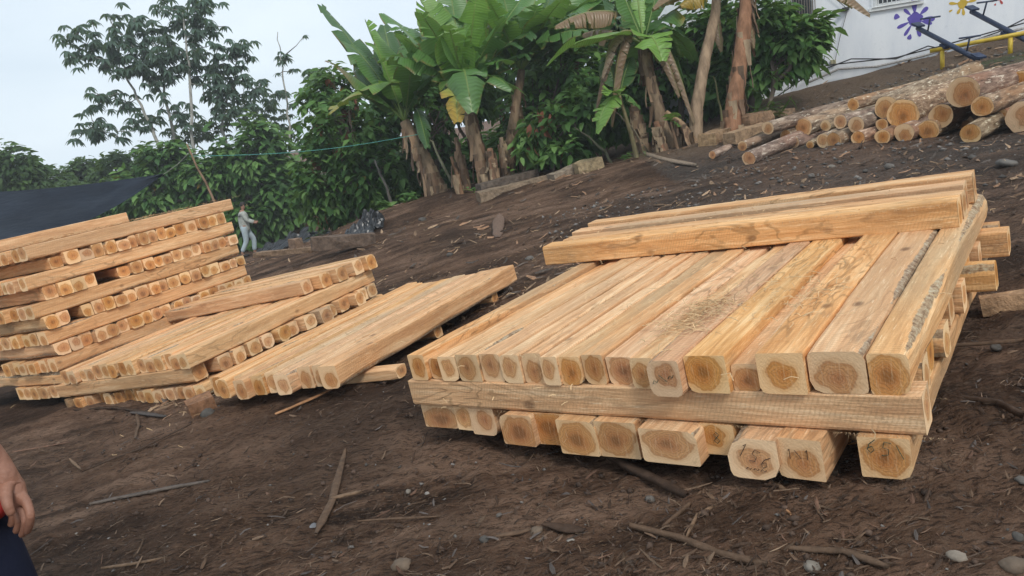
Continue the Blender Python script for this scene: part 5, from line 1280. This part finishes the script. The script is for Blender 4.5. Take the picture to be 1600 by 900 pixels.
def crumple(name, cu, cv, t, rx, ry, h, label, seed, tint=(.018, .019, .022)):
    r_ = np.random.default_rng(seed); c = base_at(cu, cv, t); mb = MB(); n_ = 26; vs = []
    for i in range(n_):
        for j in range(n_):
            x_, y_ = (i / (n_ - 1) - .5) * 2, (j / (n_ - 1) - .5) * 2; e_ = max(0, 1 - (abs(x_) ** 2.5 + abs(y_) ** 2.5) * .8)
            z_ = h * e_ * (.5 + .5 * abs(noise.noise(Vector((x_ * 1.8 + seed, y_ * 1.8, 0))) * 2) + .38 * abs(noise.noise(Vector((x_ * 4 + seed, y_ * 4 + x_ * 2, 2)))))
            jx, jy = r_.normal(0, .02, 2); px, py = c[0] + (x_ * (1 + .2 * noise.noise(Vector((y_ * 2, seed, 0)))) + jx) * rx, c[1] + (y_ * (1 + .2 * noise.noise(Vector((x_ * 2, seed, 4)))) + jy) * ry
            vs.append((px, py, g(px, py) + .01 + z_ + .03 * abs(noise.noise(Vector((px * 5, py * 5, 0))))))
    fs = [(i * n_ + j, (i + 1) * n_ + j, (i + 1) * n_ + j + 1, i * n_ + j + 1) for i in range(n_ - 1) for j in range(n_ - 1)]
    mb.add(vs, fs, 0, tint); m_ = tint_mat('black_plastic', .32, .5, 0, 4, .3); tag(mb.build(name, m_, origin=c), label, 'plastic sheet' if 'sheet' in label else 'bag')
crumple('plastic_sheet', 468, 362, 21.5, .9, .45, .38, 'crumpled black plastic sheet right of the walking man', 1)
crumple('plastic_sheet', 425, 372, 22.5, .6, .4, .25, 'smaller fold of black plastic by the feet of the cacao tree, nearest the man', 2)
crumple('plastic_bag', 558, 348, BGT, .28, .24, .22, 'shiny black plastic bag heaped on the bare soil', 3, (.03, .033, .038))
crumple('plastic_bag', 578, 338, BGT + .35, .24, .2, .30, 'second black bag behind the shiny one with a pale stub on top', 4)

# ------------------------------------------------------------------ people
SKIN = plain('skin', (.34, .185, .125), .55, .35, 20, .25, (.22, .11, .075), .15); SKINB = plain('skin_warm', (.30, .145, .095), .5, .35, 38, .35, (.19, .085, .055), .5)
HAIR = plain('dark_hair', (.03, .025, .022), .6); PALE = plain('pale_workwear', (.40, .48, .52), .85, .1, 9, .3, (.30, .33, .32), .5)
RED = plain('red_shirt', (.36, .035, .03), .8, .1, 9, .25); NAVYC = plain('navy_trousers', (.014, .017, .035), .85, .1, 12, .3, None, .5)
def skin_obj(name, verts, edges, radii, mat, parent=None, root=0, sub=2):
    me = bpy.data.meshes.new(name); me.from_pydata([tuple(v) for v in verts], edges, []); me.materials.append(mat)
    o = bpy.data.objects.new(name, me); C.objects.link(o)
    if parent is not None: o.parent = parent
    md = o.modifiers.new('skin', 'SKIN'); md.use_smooth_shade = True
    for i, r in enumerate(radii):
        sv = me.skin_vertices[0].data[i]; sv.radius = (r, r) if not hasattr(r, '__len__') else r; sv.use_root = (i == root)
    sb = o.modifiers.new('sub', 'SUBSURF'); sb.levels = sub; sb.render_levels = sub
    return o
def chain(V, E, Rr, start, pts, rads):
    """append a chain starting from vertex index start"""
    prev = start
    for p, r in zip(pts, rads):
        V.append(p); Rr.append(r); E.append((prev, len(V) - 1)); prev = len(V) - 1
    return prev
def head(parent, c, f, s=1.0, hair=True, mskin=SKIN):
    """face details: nose, ears, eyes, mouth on a head centred at c facing f (local)"""
    c = np.array(c); f = np.array(f, float); f /= np.linalg.norm(f); sd_ = np.cross(f, (0, 0, 1)); up = np.array([0, 0, 1.0])
    def ell(cc, rx, ry, rz, mat, name, n_=10):
        mb = MB(); vs = [cc + f * cos(th) * sin(ph) * rx + sd_ * sin(th) * sin(ph) * ry + up * cos(ph) * rz for ph in [pi * i / n_ for i in range(n_ + 1)] for th in [2 * pi * j / n_ for j in range(n_)]]
        mb.add(vs, [(i * n_ + j, i * n_ + (j + 1) % n_, (i + 1) * n_ + (j + 1) % n_, (i + 1) * n_ + j) for i in range(n_) for j in range(n_)]); o = mb.build(name, mat, smooth=True); o.parent = parent; return o
    ell(c + f * .098 * s - up * .01 * s, .022 * s, .014 * s, .026 * s, mskin, 'nose')
    for k_ in (-1, 1):
        ell(c + sd_ * k_ * .078 * s - f * .005, .018 * s, .010 * s, .032 * s, mskin, 'ear'); ell(c + f * .087 * s + sd_ * k_ * .032 * s + up * .018 * s, .010 * s, .014 * s, .008 * s, HAIR, 'eye')
    ell(c + f * .088 * s - up * .05 * s, .008 * s, .026 * s, .006 * s, RED, 'mouth')
    ell(c - f * .018 * s + up * .035 * s, .094 * s, .084 * s, .088 * s, HAIR, 'hair', 14)
# walking man: local frame x = facing direction
def walking_man():
    b = base_at(392, 398, 23.6); root = empty('person', b, 'man in pale long sleeved workwear walking to the right behind the tall stack', 'person')
    F_ = cR * .93 + np.array([.0, .35, 0]); F_[2] = 0; F_ /= np.linalg.norm(F_); S_ = np.cross((0, 0, 1), F_)       # forward, left
    def L(f, s, z): return tuple(F_ * f + S_ * s + np.array([0, 0, z]))
    V = [L(0, 0, .93)]; R = [(.12, .12)]; E = []
    c = chain(V, E, R, 0, [L(.0, 0, 1.08), L(.02, 0, 1.25), L(.02, 0, 1.38), L(.05, 0, 1.47), L(.08, 0, 1.56), L(.09, 0, 1.64)], [.125, .14, .11, .05, .085, .07])
    for s, fr_ in ((1, .3), (-1, .26)):
        chain(V, E, R, 3, [L(.02, s * .17, 1.38), L(.10, s * .21, 1.13), L(fr_ + .06, s * .17, 1.02), L(fr_ + .14, s * .16, 1.01)], [.055, .042, .03, .034])
    chain(V, E, R, 0, [L(.02, .1, .88), L(.20, .1, .50), L(.13, .1, .08), L(.26, .1, .04)], [.09, .06, .045, .035])
    chain(V, E, R, 0, [L(-.02, -.1, .88), L(-.04, -.1, .48), L(-.26, -.1, .11), L(-.15, -.1, .04)], [.09, .06, .045, .035])
    skin_obj('body', V, E, R, SKIN, root)
    # shirt
    V = [L(0, 0, .74)]; R = [.16]; E = []
    chain(V, E, R, 0, [L(.0, 0, 1.08), L(.02, 0, 1.26), L(.02, 0, 1.39), L(.04, 0, 1.44)], [.17, .18, .13, .06])
    for s, fr_ in ((1, .3), (-1, .26)):
        chain(V, E, R, 3, [L(.02, s * .17, 1.38), L(.10, s * .21, 1.13), L(fr_ + .03, s * .18, 1.03)], [.075, .06, .045])
    skin_obj('shirt', V, E, R, plain('faded_shirt', (.44, .46, .42), .85, .1, 14, .4, (.26, .27, .25), .6), root)
    V = [L(0, 0, .93)]; R = [.14]; E = []
    chain(V, E, R, 0, [L(0, 0, 1.06)], [.13])
    chain(V, E, R, 0, [L(.03, .1, .82), L(.20, .1, .50), L(.14, .1, .12)], [.11, .085, .07]); chain(V, E, R, 0, [L(-.03, -.1, .82), L(-.04, -.1, .48), L(-.24, -.1, .16)], [.11, .085, .07])
    skin_obj('trousers', V, E, R, PALE, root)
    head(root, np.array(L(.10, 0, 1.60)), F_)
    for (f_, s, z) in ((.21, .1, .0), (-.2, -.1, .0)):
        mb = MB(); a_ = np.array(L(f_ - .1, s, .045)); mb.tube([a_, np.array(L(f_ + .05, s, .05)), np.array(L(f_ + .15, s, .035))], [.05, .055, .035], 8); o = mb.build('shoe', HAIR, smooth=True); o.parent = root
walking_man()
# man at the left picture edge: only his hand, hip and thigh are in the picture
def edge_man():
    t = 1.75
    wr = at(14, 742, t)                       # wrist
    feet = np.array([at(-160, 800, t)[0], at(-160, 800, t)[1], 0]); feet[2] = g(feet[0], feet[1])
    root = empty('person', feet, 'man at the left edge in red shirt and navy trousers, hand hanging down', 'person'); O = feet
    def W(p): return tuple(np.array(p) - O)
    Rt = cR.copy(); Rt[2] = 0; Rt /= np.linalg.norm(Rt); Fw = np.array([-Rt[1], Rt[0], 0]); up = np.array([0, 0, 1.0])
    hip = feet + up * .88; hipc = hip + Fw * .02
    sh = hip + up * .50 + Rt * .20; el = wr - Rt * .11 + up * .26 - Fw * .03
    V = [W(hipc)]; R = [.13]; E = []
    chain(V, E, R, 0, [W(hip + up * .18), W(hip + up * .36), W(hip + up * .50), W(hip + up * .60), W(hip + up * .70 + Fw * .02), W(hip + up * .79 + Fw * .02)], [.13, .15, .11, .055, .09, .075])
    # right arm down to the hand; palm
    palm = wr + (at(28, 778, t) - wr)
    e = chain(V, E, R, 3, [W(sh), W((sh + el) / 2), W(el), W((el + wr) / 2), W(wr)], [.062, .052, .043, .039, .026])
    pm = at(24, 775, t); e2 = chain(V, E, R, e, [W(at(19, 757, t)), W(pm)], [(.027, .034), (.024, .040)])
    # fingers: (knuckle, joint, tip) as pixels at their own depth
    fing = [((42, 785, t - .02), (48, 806, t - .03), (46, 822, t - .015), (42, 833, t)),
            ((34, 792, t - .005), (41, 814, t - .015), (38, 829, t), (33, 838, t + .01)),
            ((25, 792, t + .015), (31, 812, t + .01), (28, 826, t + .02), (23, 833, t + .025)),
            ((17, 789, t + .03), (21, 806, t + .03), (19, 817, t + .035), (15, 823, t + .035))]
    for k_, fg in enumerate(fing):
        chain(V, E, R, e2, [W(at(*q_)) for q_ in fg], [(.0115, .0115), (.0105,) * 2, (.0095,) * 2, (.008,) * 2])
    chain(V, E, R, e, [W(at(8, 768, t - .045)), W(at(12, 790, t - .06)), W(at(19, 806, t - .055))], [.015, .012, .0095])
    # other arm
    shl = hip + up * .50 - Rt * .20; chain(V, E, R, 3, [W(shl), W(shl - Rt * .06 - up * .28), W(shl - Rt * .05 - up * .52 + Fw * .06), W(shl - Rt * .05 - up * .62 + Fw * .09)], [.06, .045, .03, .035])
    for s in (1, -1):
        ft = feet + Rt * s * .13; chain(V, E, R, 0, [W(hip + Rt * s * .1 - up * .05), W(ft + up * .46 + Fw * .03), W(ft + up * .08), W(ft + up * .04 + Fw * .13)], [.10, .065, .045, .035])
    skin_obj('body', V, E, R, SKINB, root)
    # shirt
    V = [W(hip - up * .13)]; R = [.20]; E = []
    chain(V, E, R, 0, [W(hip + up * .18), W(hip + up * .37), W(hip + up * .50), W(hip + up * .56)], [.165, .175, .125, .07])
    for a_, b_ in ((sh, (sh + el) / 2), (shl, shl - Rt * .04 - up * .16)): chain(V, E, R, 3, [W(a_), W(b_)], [.08, .072])
    skin_obj('shirt', V, E, R, RED, root)
    mb = MB()
    for s in (1, -1):
        ft = feet + Rt * s * .13
        mb.tube([W(hip + Rt * s * .05 + up * .02), W(hip + Rt * s * .08 - up * .10), W(ft + Rt * s * .0 + up * .62), W(ft + Rt * s * .02 + up * .44 + Fw * .02), W(ft + up * .25), W(ft + up * .08)], [.13, .135, .115, .095, .085, .08], 18, jit=.04)
    mb.tube([W(hip + up * .10), W(hip), W(hip - up * .13)], [.15, .17, .15], 20); o = mb.build('trousers', NAVYC, smooth=True); o.parent = root
    mb = MB(); hc = hip + Rt * .045
    mb.tube([W(hc - up * .085), W(hc - up * .105), W(hc - up * .125)], [.17, .196, .20], 28, jit=.03); o = mb.build('shirt_hem', RED, smooth=True); o.parent = root
    head(root, np.array(W(hip + up * .745 + Fw * .02)), Fw)
    for s in (1, -1):
        ft = feet + Rt * s * .13; mb = MB(); mb.tube([W(ft - Fw * .06 + up * .05), W(ft + Fw * .08 + up * .055), W(ft + Fw * .19 + up * .035)], [.05, .055, .035], 8); o = mb.build('shoe', HAIR, smooth=True); o.parent = root
edge_man()

# ------------------------------------------------------------------ humid air
hm = bpy.data.materials.new('haze'); hm.use_nodes = True; ht = hm.node_tree; ht.nodes.clear()
hv = ht.nodes.new('ShaderNodeVolumePrincipled'); hv.inputs['Color'].default_value = (.93, .96, 1, 1); hv.inputs['Density'].default_value = .0022; hv.inputs['Anisotropy'].default_value = .2
ho = ht.nodes.new('ShaderNodeOutputMaterial'); ht.links.new(hv.outputs[0], ho.inputs['Volume'])
mb = MB(); mb.box((-45, -15, -8), (80, 0, 0), (0, 68, 0), (0, 0, 24)); tag(mb.build('haze', hm), 'thin pale humid haze in the air', kind='stuff')
